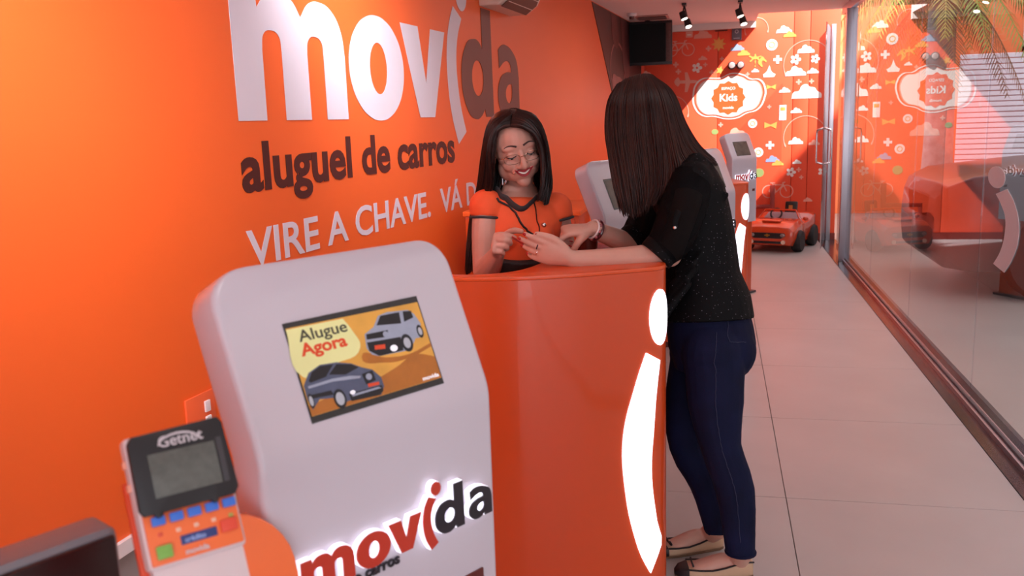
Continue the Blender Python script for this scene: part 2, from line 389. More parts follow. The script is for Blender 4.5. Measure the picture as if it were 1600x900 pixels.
struct('pane', MB().box(1.256, 1.264, 9.47, 10.08, 0.035, 2.46), GLASS, window)
# open glass door leaf
door = struct('door_1', MB().obox((0.0, 0.40, 1.22), (0.005, 0, 0), (0, 0.39, 0), (0, 0, 1.18)), GLASS)
door.location = (1.215, 10.84, 0.0); door.rotation_euler = (0, 0, math.radians(171))
struct('door_edge', MB().obox((0.0, 0.795, 1.22), (0.005, 0, 0), (0, 0.004, 0), (0, 0, 1.18)), CHROME, door)
for sx in (-1, 1):
    obj('door_handle', MB().tube([(sx * .006, 0.70, 1.32), (sx * .07, 0.70, 1.30), (sx * .075, 0.70, 1.26), (sx * .075, 0.70, 1.0), (sx * .07, 0.70, 0.96), (sx * .006, 0.70, 0.94)], 0.011, 10), CHROME, door)
# ---------------------------------------------------------------- back wall with prints
wall_back = struct('wall_back', MB().box(-1.9, 1.36, 11.13, 11.25, 0, 2.75), mat('back_wall_board', 'C8441C', 0.6))
PANEL = mat('orange_printed_panel', 'EE502C', 0.5, var=0.04, scale=2)
for x0, x1 in ((-1.70, -0.85), (-0.85, 0.0), (0.0, 0.85), (0.85, 1.03), (1.03, 1.36)):
    struct('panel', MB().box(x0 + 0.003, x1 - 0.003, 11.10, 11.13, 0.08, 2.75), PANEL, wall_back, 0.002)
struct('baseboard_back', MB().box(-1.7, 1.36, 11.085, 11.13, 0, 0.08), mat('dark_red_trim', '7A2114', 0.5))
# ---------------------------------------------------------------- ceiling; unseen gap in its far corner, shaped to admit the sun patch
ceiling = struct('ceiling', MB().box(-2.2, 1.36, -2.2, 10.25, 2.54, 2.66).box(-2.2, 0.42, 10.25, 11.1, 2.54, 2.66), CEIL)
struct('trim_3', MB().box(-1.6, 0.42, 11.03, 11.10, 2.47, 2.54), CEIL)
struct('wall_front_blocker', MB().box(-2.2, -.9, -2.5, -2.3, 0, 2.54).box(-.9, 1.23, -2.5, -2.3, 1.95, 2.54), CEIL)  # unseen, added to cut down the light from the open front

# ---------------------------------------------------------------- flat prints on the back wall (x, z on the wall)
PW = mat('mural_white', 'E8DCD6', 0.55, var=0.02); PP = mat('mural_pale_pink', 'E89A86', 0.55, var=0.02); PY = mat('mural_yellow', 'E8A04A', 0.55, var=0.03)
PB = mat('mural_blue', '8A9CB8', 0.55, var=0.03); PG = mat('mural_green', '8A9A5A', 0.55, var=0.03); PO = mat('mural_orange', 'F0551E', 0.5, var=0.03)
PX = 11.1 / 1401.6
_np = [0]
def bp(name, loops, m, c, s=1.0, d=0.0):
    """flat print: loops in photo-sized units around c, drawn at s"""
    o = link(name, shape2d(name, [[(p[0] * s * PX, p[1] * s * PX, *p[2:]) for p in lp] for lp in loops], 0.0006), m, wall_back)
    _np[0] += 1; d += .00002 * (_np[0] % 40)
    set_xf(o, (c[0], 11.0985 - d, c[1]), (1, 0, 0), (0, 0, 1)); return o
def cloud(c, w, m=None, name='cloud_print'):
    k = w / 2
    return bp(name, [[(-k, -.28 * k, 1), (k, -.28 * k, 1), (k * .98, .02 * k), (k * .7, .2 * k), (k * .55, .42 * k), (k * .2, .5 * k), (0, .68 * k), (-k * .35, .55 * k), (-k * .5, .25 * k), (-k * .85, .15 * k)]], m or PW, c)
def circ(r, n=14, cx=0, cy=0): return ellipse(cx, cy, r, r, n)
def bicycle(c, s):
    L = [circ(10, 16, -13, 0), circ(8.6, 16, -13, 0)]
    bp('bicycle_print', L, PP, c, s); bp('bicycle_print', [circ(10, 16, 13, 0), circ(8.6, 16, 13, 0)], PP, c, s)
    def bar(a, b, t=.8):
        d = V((b[0] - a[0], b[1] - a[1], 0)).normalized(); nx, ny = -d.y * t, d.x * t
        return [(a[0] + nx, a[1] + ny, 1), (b[0] + nx, b[1] + ny, 1), (b[0] - nx, b[1] - ny, 1), (a[0] - nx, a[1] - ny, 1)]
    for a, b in (((-13, 0), (-7, 10)), ((-7, 10), (8, 10)), ((-2, -1), (8, 10)), ((-2, -1), (-7, 10)), ((-13, 0), (-2, -1)), ((13, 0), (7, 13)), ((7, 13), (11, 14)), ((-8, 13), (-7, 10)), ((-11, 13), (-4, 13))):
        bp('bicycle_print', [bar(a, b)], PP, c, s, 0.0004)
def plus(c, r, m=None):
    t = r * .33; bp('plus_print', [[(-t, r, 1), (t, r, 1), (t, t, 1), (r, t, 1), (r, -t, 1), (t, -t, 1), (t, -r, 1), (-t, -r, 1), (-t, -t, 1), (-r, -t, 1), (-r, t, 1), (-t, t, 1)]], m or PP, c)
def star(c, r, n, m, inner=.45, name='star_print', d=0.0):
    bp(name, [[((r if k % 2 == 0 else r * inner) * math.cos(PI * k / n), (r if k % 2 == 0 else r * inner) * math.sin(PI * k / n), 1) for k in range(2 * n)]], m, c, 1.0, d)
def pinwheel(c, r):
    for k in range(5):
        a = 2 * PI * k / 5; bp('pinwheel_print', [[(r * .2 * math.cos(a), r * .2 * math.sin(a)), (r * math.cos(a - .3), r * math.sin(a - .3)), (r * math.cos(a + .25), r * math.sin(a + .25))]], PW, c)
def bow(c, s, m):
    bp('bow_print', [[(-9, 5, 1), (0, 1, 1), (9, 5, 1), (8, -5, 1), (0, -1, 1), (-9, -4, 1)]], m, c, s)
def sign_ring(c, r, t, m=PP): bp('ring_print', [circ(r, 18), circ(r - t, 18)], m, c)
bicycle((-0.441, 2.263), .95); bicycle((0.704, 0.579), .98)
for c, w_, m in (((-0.176, 2.410), 26, PP), ((-0.174, 2.148), 13, PP), ((0.219, 2.245), 20, PB), ((0.292, 2.184), 18, PY), ((0.737, 2.419), 22, PW), ((0.802, 2.366), 18, PY), ((0.425, 1.982), 11, PW), ((0.875, 1.941), 29, PW), ((0.982, 2.187), 24, PW), ((1.001, 1.697), 42, PW), ((0.759, 1.743), 16, PW), ((0.893, 1.505), 16, PW), ((0.894, 1.152), 21, PW), ((0.914, 0.914), 13, PW), ((0.638, 0.950), 20, PB), ((0.697, 0.904), 17, PY), ((1.065, 1.947), 16, PW), ((1.047, 0.469), 13, PP), ((0.217, 1.230), 40, PP), ((-0.832, 1.985), 20, PP), ((1.101, 1.131), 16, PP)):
    cloud(c, w_, m)
for c, r in (((-0.486, 2.096), 4), ((-0.109, 2.262), 4), ((0.046, 2.138), 3), ((-0.070, 1.989), 3.5), ((-0.144, 2.081), 3), ((0.913, 1.838), 4), ((0.937, 0.831), 3.5), ((0.968, 0.741), 3), ((0.339, 1.950), 3), ((1.054, 1.840), 3.5), ((0.038, 1.378), 3.5), ((0.590, 1.567), 3), ((-0.456, 2.014), 4)): plus(c, r)
for c, r in (((0.673, 2.101), 6), ((0.606, 1.123), 6)): plus(c, r, PW)
star((0.008, 2.307), 11, 8, PY, .55, 'sun_print'); bp('sun_print', [circ(6)], PY, (0.008, 2.307), 1, .0012); star((0.025, 2.007), 7, 5, PY)
for c, r in (((-0.240, 2.048), 7), ((0.872, 2.092), 7), ((0.851, 0.803), 6.5), ((1.089, 2.089), 6), ((1.203, 0.803), 6)): pinwheel(c, r)
bp('tag_print', [[(-5, -6, 1), (5, -6, 1), (5, 6, 1), (-5, 6, 1)]], PP, (-0.330, 2.447)); bp('tag_print', [[(-3, -3, 1), (3, -3, 1), (3, -1.5, 1), (-3, -1.5, 1)]], PW, (-0.330, 2.447), 1, .0012)
bp('aeroplane_print', [[(-17, 2), (-13, 7, 1), (-11, 7, 1), (-9, 2.4, 1), (-1, 2.4, 1), (-2, 14, 1), (2, 14, 1), (6, 2.4, 1), (13, 2), (17, 0), (13, -2), (6, -2.2, 1), (2, -15, 1), (-2, -15, 1), (-1, -2.2, 1), (-9, -2, 1), (-11, -6, 1), (-13, -6, 1), (-17, -1.5)]], PP, (-0.366, 1.891), 1)
for c, r in (((0.606, 2.269), 8), ((0.405, 1.381), 6.5), ((0.476, 1.044), 7)):
    bp('badge_print', [circ(r)], PW, c); bp('badge_print', [circ(r * .55), circ(r * .4)], PY, c, 1, .0012)
bp('palm_print', [[(-1, -8, 1), (1, -8, 1), (.5, 3), (8, 0), (5, 5), (9, 7), (2, 7), (0, 11), (-2, 7), (-9, 8), (-5, 4), (-8, 0), (-.5, 3)]], PY, (0.423, 2.091)); bp('palm_print', [[(-1, -7, 1), (1, -7, 1), (.5, 2), (6, 0), (3, 5), (0, 8), (-3, 5), (-6, 0)]], PY, (0.502, 2.080))
bp('boat_print', [[(-9, -1, 1), (-8, -5, 1), (7, -5, 1), (9, -1, 1), (4, 2), (0, 12, 1), (-4, 3)]], PW, (0.583, 1.946))
bow((0.608, 1.793), .75, PY); bow((0.609, 1.353), 1.0, PY); bow((1.537, 1.367), .8, PY)
bp('phone_print', [[(-5, -11, 1), (5, -11, 1), (5, 11, 1), (-5, 11, 1)]], PW, (0.743, 1.495)); bp('phone_print', [[(-3.5, 3, 1), (3.5, 3, 1), (3.5, 8, 1), (-3.5, 8, 1)]], PY, (0.743, 1.495), 1, .0012)
bp('balloon_print', [ellipse(0, 0, 7, 6.5, 14)], PG, (0.488, 0.803))
bp('tree_print', [ellipse(0, 0, 5, 4, 12)], PG, (-0.028, 1.297))
for c, r in (((0.432, 2.450), 17), ((1.000, 1.208), 31), ((1.007, 2.035), 34), ((-0.531, 1.539), 25)):
    bp('arc_print', [[(r * math.cos(a), r * math.sin(a)) for a in [PI * (k / 14 * 1.25 - .1) for k in range(15)]] + [((r - 1) * math.cos(a), (r - 1) * math.sin(a)) for a in [PI * (k / 14 * 1.25 - .1) for k in range(14, -1, -1)]]], PP, c)
# the big cloud badge of the children's corner
KC = (0.123, 1.687)
def badge(k):
    return [(p[0] * k, p[1] * k) for p in [(-52, 8), (-50, -12), (-38, -25), (-20, -27), (-4, -31), (14, -30), (26, -24), (44, -18), (53, -2), (54, 12), (46, 25), (32, 27), (22, 33), (4, 36), (-12, 30), (-22, 30), (-38, 30), (-48, 22)]]
bp('badge_outline_print', [badge(1.0), badge(.955)], PW, KC); bp('badge_outline_print', [badge(.90), badge(.875)], PP, KC)
bp('badge_cloud_print', [badge(.87)], PW, KC, 1, .0012)
star(KC, 25, 12, PO, .88, 'badge_seal_print', .0022)
for s_, sz, dx, dz in (('ESPA\u00c7O', 5.5, 0, 12), ('Kids', 15, 0, -4.5), ('movida', 5.5, 0, -16)):
    o = link('badge_word_print', text_mesh('badge_word', s_, sz * PX, .35 * PX if sz > 9 else .1 * PX, .0006, 'CENTER'), PW, wall_back)
    set_xf(o, (KC[0] + dx * PX, 11.0945, KC[1] + dz * PX), (1, 0, 0), (0, 0, 1))

# ---------------------------------------------------------------- lit reception counters
FRONT = cr2([(-.95, 2.475), (-.80, 2.466), (-.66, 2.470), (-.52, 2.494), (-.40, 2.540), (-.31, 2.588), (-.225, 2.634), (-.172, 2.668), (-.150, 2.705), (-.152, 2.75)], 8)
PLAN = FRONT + cr2([(-.158, 2.78), (-.20, 2.95), (-.25, 3.10), (-.28, 3.20)], 2) + [(-.50, 3.20)] + cr2([(-.50, 3.10), (-.50, 2.98), (-.553, 2.66), (-.62, 2.55), (-.736, 2.515), (-.95, 2.53)], 3)
_ix = min(range(len(FRONT)), key=lambda i: (V((*FRONT[i], 0)) - V((-.22, 2.637, 0))).length)
def front_at(u, off=0.0):
    """point of the counter's front at arc length u from the seam, off metres proud of it"""
    i, r = _ix, u; st = 1 if u >= 0 else -1
    while True:
        a = V((*FRONT[i], 0)); b = V((*FRONT[i + st], 0)); d = b - a
        if abs(r) <= d.length or not 0 < i + st < len(FRONT) - 1: break
        r -= st * d.length; i += st
    t = d.normalized() * st; p = a + t * r
    return p + V((t.y, -t.x, 0)) * off
def inlay(rows, name, parent, m):
    mb = MB(); rings = []
    for ul, ur, z in rows:
        k = 5; rings.append([front_at(ul + (ur - ul) * q / k, .006) + V((0, 0, z)) for q in range(k + 1)] + [front_at(ur + (ul - ur) * q / k, -.004) + V((0, 0, z)) for q in range(k + 1)])
    mb.loft(rings); return obj(name, mb, m, parent, smooth=False)
def counter(dx, dy, label):
    t = thing('reception_counter', label, 'counter', (-.35 + dx, 2.9 + dy, 0), group='lit reception counters')
    inv = M4.Translation((.35, -2.9, 0))
    def o(n, mb, m, **k): mb.xf(inv); return obj(n, mb, m, t, **k)
    o('counter_body', MB().prism(PLAN, (0, 0, 1.008), (0, 0, .04)), ORANGE_GLOSS, angle=50)
    o('plinth', MB().prism([(x * .96 - .012, (y - 2.9) * .96 + 2.9) for x, y in PLAN], (0, 0, .04)), mat('plinth_dark', '5A1C12', 0.5), angle=30)
    o('counter_top', MB().prism(PLAN, (0, 0, .012), (0, 0, 1.048)), mat('orange_counter_top', 'DE5420', 0.35, coat=0.2, var=0.03), bevel=.003, angle=30)
    cx, rx, cz, rz = .062, .037, .905, .086
    rows = []
    for k in range(13):
        a = -PI / 2 + PI * k / 12; c = max(.06, math.cos(a)); rows.append((cx - rx * c, min(cx + rx * c, .115), cz + rz * math.sin(a)))
    d = inlay(rows, 'lit_dot', t, LIT)
    L = cr2([(.024, .080), (-.004, .135), (-.026, .20), (-.048, .29), (-.058, .36), (-.067, .45), (-.066, .53), (-.052, .61), (-.033, .67), (-.012, .735), (.013, .80)], 2)
    R = cr2([(.024, .080), (.067, .178), (.050, .235), (.040, .30), (.032, .36), (.029, .42), (.031, .49), (.036, .54), (.041, .61), (.0475, .68), (.060, .772)], 2)
    rows = []
    n = 24
    def at_z(C, z):
        for a, b in zip(C, C[1:]):
            if a[1] <= z <= b[1]: return a[0] + (b[0] - a[0]) * (z - a[1]) / max(1e-6, b[1] - a[1])
        return C[-1][0] if z > C[-1][1] else C[0][0]
    for k in range(n + 1):
        z = .082 + (.772 - .082) * k / n; l = at_z(L, z); r = at_z(R, z) if z > .178 else .024 + (.067 - .024) * (z - .08) / .098
        rows.append((l, max(r, l + .002), z))
    rows.append((.013, .016, .80))
    s = inlay(rows, 'lit_swoosh', t, LIT)
    for q in (d, s): q.data.transform(inv)
    return t
counter(0, 0, 'curved orange reception counter between the two women, lit white i on its front')
counter(.350, 3.34, 'far orange reception counter half hidden behind the standing woman')

# ---------------------------------------------------------------- self-service kiosks
TAU = math.radians(23); KZ = .773; KW, KD, KR = .274, .10, .065
HEAD = .3335; ZB, RB = .955, .14
def kpath(s):
    """arc length from the bend along the kiosk's front -> (y, z, tangent angle)"""
    h = RB * math.tan(TAU / 2); la = RB * TAU
    if s <= -h: return (0.0, ZB + s, 0.0)
    if s < -h + la:
        a = (s + h) / RB; return (RB * (1 - math.cos(a)), ZB - h + RB * math.sin(a), a)
    q = s + h - la; return (RB * (1 - math.cos(TAU)) + q * math.sin(TAU), ZB - h + RB * math.sin(TAU) + q * math.cos(TAU), TAU)
def kshell(s0, s1, hw, depth, r, top=True):
    ss = [s0, s0 + .02] + [s0 + .03 + (-.09 - s0) * k / 6 for k in range(1, 7)] + [-.05 + .012 * k for k in range(9)] + [.06 + (s1 - r - .06) * k / 5 for k in range(1, 6)]
    ss += [s1 - r + r * math.sin(PI / 2 * k / 9) for k in range(1, 10)]
    rings = []; e = .014
    for s in ss:
        q = max(0, s - (s1 - r)); w_ = hw - r + math.sqrt(max(0, r * r - q * q)) if q > 0 else hw
        y, z, a = kpath(s); n = (math.cos(a), -math.sin(a)); rg = []
        for sx, sd in ((-1, 0), (1, 0), (1, 1), (-1, 1)):
            for k in range(4):
                b = PI / 2 * k / 3
                c0 = {(-1, 0): (-math.cos(b), -math.sin(b)), (1, 0): (math.sin(b), -math.cos(b)), (1, 1): (math.cos(b), math.sin(b)), (-1, 1): (-math.sin(b), math.cos(b))}[(sx, sd)]
                x = sx * (w_ - e) + c0[0] * e; d = (e if sd == 0 else depth - e) + c0[1] * e
                rg.append((x, y + n[0] * d, z + n[1] * d))
        rings.append(rg)
    return MB().loft(rings)
KU = V((0, math.sin(TAU), math.cos(TAU))); KN = V((0, -math.cos(TAU), math.sin(TAU))); KX = V((1, 0, 0))
KB = V((0, kpath(.1)[0], kpath(.1)[1])) - KU * .1
def face_o(name, loops, m, parent, d, depth=.0006):
    o = link(name, shape2d(name, loops, depth), m, parent); set_xf(o, KB + KN * d, KX, KU); return o
AD_SKY = mat('ad_sand', 'C08A3A', 0.3, emit=0.55, var=0.25, scale=14); AD_GLOW = mat('ad_haze', 'C9C48A', 0.3, emit=0.55, var=0.1, scale=10)
AD_DUNE = mat('ad_dune', '9A5A1E', 0.3, emit=0.5, var=0.2, scale=30); AD_SIL = mat('ad_silver', '8E93A6', 0.3, emit=0.35, var=0.1, scale=40)
AD_BLUE = mat('ad_slate', '4A5068', 0.3, emit=0.3, var=0.2, scale=40); AD_DARK = mat('ad_dark', '15151C', 0.3, emit=0.1, var=0.2, scale=40)
AD_RED = mat('ad_red', 'C8401E', 0.3, emit=0.4, var=0); AD_WHITE = mat('ad_white', 'E8E8F0', 0.3, emit=0.6, var=0); AD_TXT = mat('ad_text', '3C3A34', 0.3, emit=0.1, var=0); AD_RIM = mat('ad_rim', 'A8AAB4', 0.3, emit=0.3, var=0)
SIGN_RED = mat('sign_red', 'C4341E', 0.35, coat=0.3, var=0.02); SIGN_BLACK = mat('sign_black', '201A26', 0.35, coat=0.3, var=0.02); HALO = mat('sign_halo', 'F4F2FF', 0.4, emit=1.3, var=0)
def kiosk(x, y, rz, scale, label, ad, mats=None):
    t = thing('self_service_kiosk', label, 'kiosk', (x, y, 0), math.radians(rz), 'white self-service kiosks'); t.scale = (scale,) * 3; up = KZ
    obj('housing', kshell(.15 - ZB, HEAD, KW, KD, KR), WHITE_GLOSS, t, angle=50)
    obj('pedestal', MB().box(-.20, .20, .01, .13, -.75, .15), ORANGE_GLOSS, t, .01)
    obj('base_plate', MB().box(-.25, .25, -.03, .24, -KZ, -.745), DGREY, t, .006)
    # the screen
    sx0, sx1, su0, su1 = -KW + .118, -KW + .424, .0375, .2165
    bz = face_o('screen', [[(sx0 - .003, su0 - .003, 1), (sx1 + .003, su0 - .003, 1), (sx1 + .003, su1 + .003, 1), (sx0 - .003, su1 + .003, 1)]], BLACK_GLOSS, t, .0015)
    W_, H_ = sx1 - sx0, su1 - su0
    def A(name, pts, m, d, loops=None):
        ls = [[(sx0 + p[0] * W_, su0 + p[1] * H_, *p[2:]) for p in lp] for lp in (loops or [pts])]
        o = face_o(name, ls, m, bz, d, .0002); return o
    if ad:
        c = lambda L: [(a, b, 1) for a, b in L]
        A('picture', c([(0.0, .052), (1, .052), (1, .945), (0, .962)]), AD_SKY, .0026)
        A('picture_haze', [(0.02, .45), (.25, .5), (.46, .60), (.44, .80), (.40, .94, 1), (.0, .95, 1)], AD_GLOW, .0030)
        A('picture_dune', [(0, .055, 1), (1, .055, 1), (1, .30, 1), (.85, .38), (.68, .30), (.45, .22), (.2, .2), (0, .16, 1)], AD_DUNE, .0030)
        A('picture_ridge', [(.45, .50), (.62, .43), (.8, .40), (1, .46, 1), (1, .42, 1), (.8, .36), (.6, .38)], AD_DUNE, .0031)
        # silver boxy car, top right
        A('pictured_car', c([(0.519, 0.725), (0.601, 0.78), (0.659, 0.888), (0.735, 0.907), (0.903, 0.88), (0.941, 0.823), (0.97, 0.699), (0.948, 0.548), (0.892, 0.55), (0.829, 0.442), (0.78, 0.444), (0.578, 0.46), (0.528, 0.496), (0.503, 0.572)]), AD_SIL, .0034)
        for L in ([(0.626, 0.789), (0.676, 0.883), (0.827, 0.877), (0.817, 0.75)], [(0.858, 0.876), (0.924, 0.864), (0.926, 0.784), (0.844, 0.759)], [(0.517, 0.633), (0.779, 0.607), (0.77, 0.456), (0.578, 0.46), (0.515, 0.542)], [(0.53, 0.721), (0.699, 0.713), (0.683, 0.641), (0.523, 0.664)]):
            A('pictured_car', c(L), AD_DARK, .0037)
        for cx, cy, rx, ry in ((.815, .525, .045, .10), (.945, .615, .025, .075)):
            A('pictured_wheel', ellipse(cx, cy, rx, ry, 12), AD_DARK, .0039); A('pictured_wheel', ellipse(cx, cy, rx * .6, ry * .6, 10), AD_RIM, .0041)
        A('pictured_lamp', ellipse(.702, .505, .028, .035, 10), AD_WHITE, .0040); A('pictured_lamp', ellipse(.672, .672, .02, .035, 10), AD_SIL, .0040)
        A('pictured_plate', c([(0.564, 0.583), (0.644, 0.57), (0.637, 0.522), (0.558, 0.538)]), AD_RED, .0040)
        # slate crossover, bottom left
        A('pictured_car', c([(0.005, 0.366), (0.059, 0.477), (0.148, 0.528), (0.262, 0.512), (0.361, 0.461), (0.426, 0.394), (0.495, 0.342), (0.542, 0.24), (0.544, 0.139), (0.503, 0.06), (0.395, 0.088), (0.263, 0.097), (0.188, 0.06), (0.17, 0.17), (0.08, 0.194), (0.017, 0.113), (0.002, 0.217)]), AD_BLUE, .0034)
        for L in ([(0.187, 0.409), (0.258, 0.493), (0.36, 0.453), (0.405, 0.403), (0.297, 0.365)], [(0.044, 0.397), (0.08, 0.476), (0.145, 0.514), (0.238, 0.501), (0.163, 0.395), (0.055, 0.377)], [(0.281, 0.166), (0.529, 0.159), (0.529, 0.096), (0.492, 0.062), (0.285, 0.086)], [(0.411, 0.326), (0.493, 0.335), (0.498, 0.225), (0.42, 0.208)], [(.02, .26), (.17, .25), (.18, .20), (.03, .22)]):
            A('pictured_car', c(L), AD_DARK, .0037)
        for L in ([(.03, .35), (.20, .36), (.33, .34), (.40, .31), (.39, .29), (.20, .33), (.03, .325)], [(.30, .15), (.50, .15), (.52, .13), (.30, .128)]):
            A('pictured_car', c(L), AD_SIL, .0038)
        for cx, cy, rx, ry in ((.213, .143, .042, .10), (.022, .20, .018, .075)):
            A('pictured_wheel', ellipse(cx, cy, rx, ry, 12), AD_DARK, .0039); A('pictured_wheel', ellipse(cx, cy, rx * .68, ry * .68, 10), AD_RIM, .0041)
        A('pictured_lamp', ellipse(.31, .17, .018, .02, 8), AD_WHITE, .0040); A('pictured_lamp', ellipse(.455, .28, .022, .035, 8), AD_SIL, .0040)
        A('pictured_plate', c([(0.432, 0.211), (0.516, 0.201), (0.51, 0.17), (0.43, 0.174)]), AD_RED, .0040)
        for s_, u, v, sz, m, b in (('Alugue', .065, .80, .042, AD_TXT, .0004), ('Agora', .055, .655, .044, AD_RED, .0013), ('movida', .845, .075, .016, AD_WHITE, .0003)):
            o = link('picture_word', text_mesh('picture_word', s_, sz, b, .0002), m, bz); o.data.transform(M4.Diagonal((.90, .72, 1, 1))); set_xf(o, KB + KN * .0042 + KX * (sx0 + u * W_) + KU * (su0 + v * H_), KX, KU)
    else:
        A('picture', [(0.02, .04, 1), (.98, .04, 1), (.98, .96, 1), (.02, .96, 1)], mat('dim_screen', '4A4038', 0.2, emit=0.12, var=0.5, scale=12), .0026)
    # lit sign on the lower front
    sg = thing('lit_sign', None, None); sg.parent = t; sg.location = (-.223, 0, .690); sg.scale = (1.03, 1, 1)
    def L(k, m, name='letter'):
        lp = [[(p[0] * .14, p[1] * .153, *p[2:]) for p in q] for q in LT[k]]
        me = shape2d(name, lp, .0015); o = link(name, me, m, sg); set_xf(o, (0, -.016, 0), (1, 0, 0), (0, 0, 1))
        cu = shape2d(name, [[(p[0] * .14, p[1] * .153, *p[2:]) for p in q] for q in LT[k]], .006, .0012); h = link('letter_glow', cu, HALO, sg); set_xf(h, (0, -.0075, 0), (1, 0, 0), (0, 0, 1)); h['label'] = 'white lit edge behind a letter'
    for k in ('m', 'o', 'v', 'i', 'dot'): L(k, SIGN_RED)
    for k in 'da': L(k, SIGN_BLACK)
    for me in word_meshes('word', 'aluguel de carros', .031, .0009, .0015):
        o = link('word', me, SIGN_BLACK, sg); set_xf(o, (.005, -.004, -.024), (1, 0, 0), (0, 0, 1))
    obj('card_slot', MB().box(.172, .226, -.004, .01, .535, .565), mat('slot_dark_red', '5A1E1A', 0.4), t, .002)
    for ch in t.children: ch.location.z += KZ
    return t
kiosk(-.395, 1.004, 59.1, .66, 'large white kiosk in front with a car advertisement on its screen', 1)
kiosk(-.321, 3.436, 65, .66, 'white kiosk beside the standing woman\'s hair, dark screen half hidden', 0)
kiosk(.0, 4.26, 60, .66, 'white kiosk just beyond the black blouse\'s shoulder, in front of the farthest kiosk', 0)
kiosk(.225, 7.66, 56, .66, 'farthest white kiosk, beside the toy car near the printed back wall', 0)

# ---------------------------------------------------------------- cash desk at the camera: monitor, card terminal, divider
dd = V((math.sin(math.radians(35)), math.cos(math.radians(35)), 0)); dn = V((dd.y, -dd.x, 0)); dc = V((-.72, .78, 0))
desk = thing('cash_desk', 'small orange desk under the card terminal and monitor', 'desk', dc - UZ * .375)
obj('desk_top', MB().obox(dc - dd * .08 + UZ * .73, dd * .26, dn * .20, UZ * .012), mat('orange_counter_top', 'F26226'), desk, .004, world=True)
for a in (-.31, .15): obj('side_panel', MB().obox(dc + dd * a + UZ * .1715, dd * .012, dn * .18, UZ * .5465), ORANGE_GLOSS, desk, .003, world=True)
obj('back_panel', MB().obox(dc - dd * .08 - dn * .17 + UZ * .20, dd * .22, dn * .01, UZ * .515), ORANGE_GLOSS, desk, .003, world=True)
# monitor
md = V((math.sin(math.radians(28.6)), math.cos(math.radians(28.6)), 0)); mn = V((md.y, -md.x, 0)); mr = V((-.704, .861, 0))
mon = thing('monitor', 'dark flat monitor with a grey top edge, in the lower left corner', 'monitor', mr - md * .2 + UZ * .742)
mc = mr - md * .20 - mn * .006 + UZ * .92
obj('casing', MB().obox(mc, md * .205, mn * .030, UZ * .13), mat('monitor_grey', '77757E', 0.45, var=0.05), mon, .014, 3, world=True)
obj('back_cover', MB().obox(mc + mn * .032 - UZ * .006, md * .198, mn * .004, UZ * .128), mat('monitor_maroon', '25090C', 0.3, var=0.1), mon, .003, world=True)
obj('screen', MB().obox(mc - mn * .0305, md * .19, mn * .001, UZ * .115), BLACK_GLOSS, mon, world=True)
obj('stand', MB().obox(mc - UZ * .15, md * .03, mn * .014, UZ * .026), BLACK, mon, .004, world=True)
obj('foot', MB().obox(mr - md * .2 + UZ * .748, md * .09, mn * .055, UZ * .006), BLACK, mon, .004, world=True)
# divider panel behind the terminal
pd_ = V((math.sin(math.radians(45)), math.cos(math.radians(45)), 0)); pn = V((pd_.y, -pd_.x, 0))
po = (-0.704, 0.950, 0.932)
pan = thing('divider_panel', 'orange divider panel with a rounded top corner, behind the card terminal', 'panel', (po[0], po[1], .742))
_w = .182; _h = .145
prof = [(-.02, -.03 - (po[2] - .772)), (_w, -.03 - (po[2] - .772)), (_w, -.05)] + [(_w - .10 + .10 * math.cos(a), -.05 + .11 * math.sin(a)) for a in [PI / 2 * k / 8 for k in range(9)]] + [(.0, .06), (-.02, .04)]
obj('sheet', MB().prism(prof, -pn * .012, po, pd_, UZ), mat('orange_acrylic', 'FF7A42', 0.25, coat=0.4, var=0.02), pan, .003, world=True)

# card terminal
tw = math.radians(41.3); tt = math.radians(24.7)
TW = V((math.sin(tw), math.cos(tw), 0)); TN0 = V((math.cos(tw), -math.sin(tw), 0)); TU = UZ * math.cos(tt) - TN0 * math.sin(tt); TN = TN0 * math.cos(tt) + UZ * math.sin(tt)
T0 = V((-.610, .790, 1.182))
term = thing('card_terminal', 'orange card payment terminal with black screen frame and blue keys', 'card terminal', (T0.x + .03, T0.y - .0, .742))
def tp(u, v, d=0.0): return T0 + TW * (u * .101) - TU * (v * .141) + TN * d
def tbox(name, u0, u1, v0, v1, d0, d1, m, bev=.002, parent=None, seg=2):
    c = (tp(u0, v0) + tp(u1, v1)) / 2 + TN * ((d0 + d1) / 2)
    return obj(name, MB().obox(c, TW * (abs(u1 - u0) * .0505), TU * (abs(v1 - v0) * .0705), TN * (abs(d1 - d0) / 2)), m, parent or term, bev, seg, world=True)
TWHITE = mat('terminal_white', 'D8C6CA', 0.4, var=0.03); TORANGE = mat('terminal_orange', 'F07038', 0.4, var=0.03); TBLUE = mat('terminal_blue', '3A6FD0', 0.4, var=0.03)
tbox('casing', -.01, 1.01, -.01, 1.0, -.030, -.002, TWHITE, .006, seg=3)
tbox('backing', -.05, .9, .30, 1.45, -.040, -.030, mat('backing_red', 'D8451E', 0.45), .003)
tbox('lower_casing', .02, .98, .98, 1.35, -.026, -.006, TWHITE, .004)
tbox('keypad', .02, .98, .56, .97, -.004, .001, TORANGE, .002)
hood = obj('screen_frame', MB().prism([(.0, -.0), (.006, -.005)] and [(x * .101, -y * .141) for x, y in [(.05, .0), (.96, -.02), (1.0, .03), (1.03, .55), (.98, .60), (.80, .60), (.78, .63), (.74, .63), (.72, .60), (.22, .60), (.20, .63), (.15, .63), (.13, .60), (.03, .60), (-.01, .55), (.0, .05)]], TN * .010, T0 + TN * -.001, TW, TU), BLACK, term, .0025, world=True)
hood.data  # frame with two clip tabs
tbox('display', .17, .87, .16, .49, .009, .0095, mat('lcd_grey', '585A56', 0.2, emit=0.03, var=0.12, scale=120), .0003)
tbox('display_edge', .89, .95, .14, .49, .0088, .0095, DGREY, .0003)
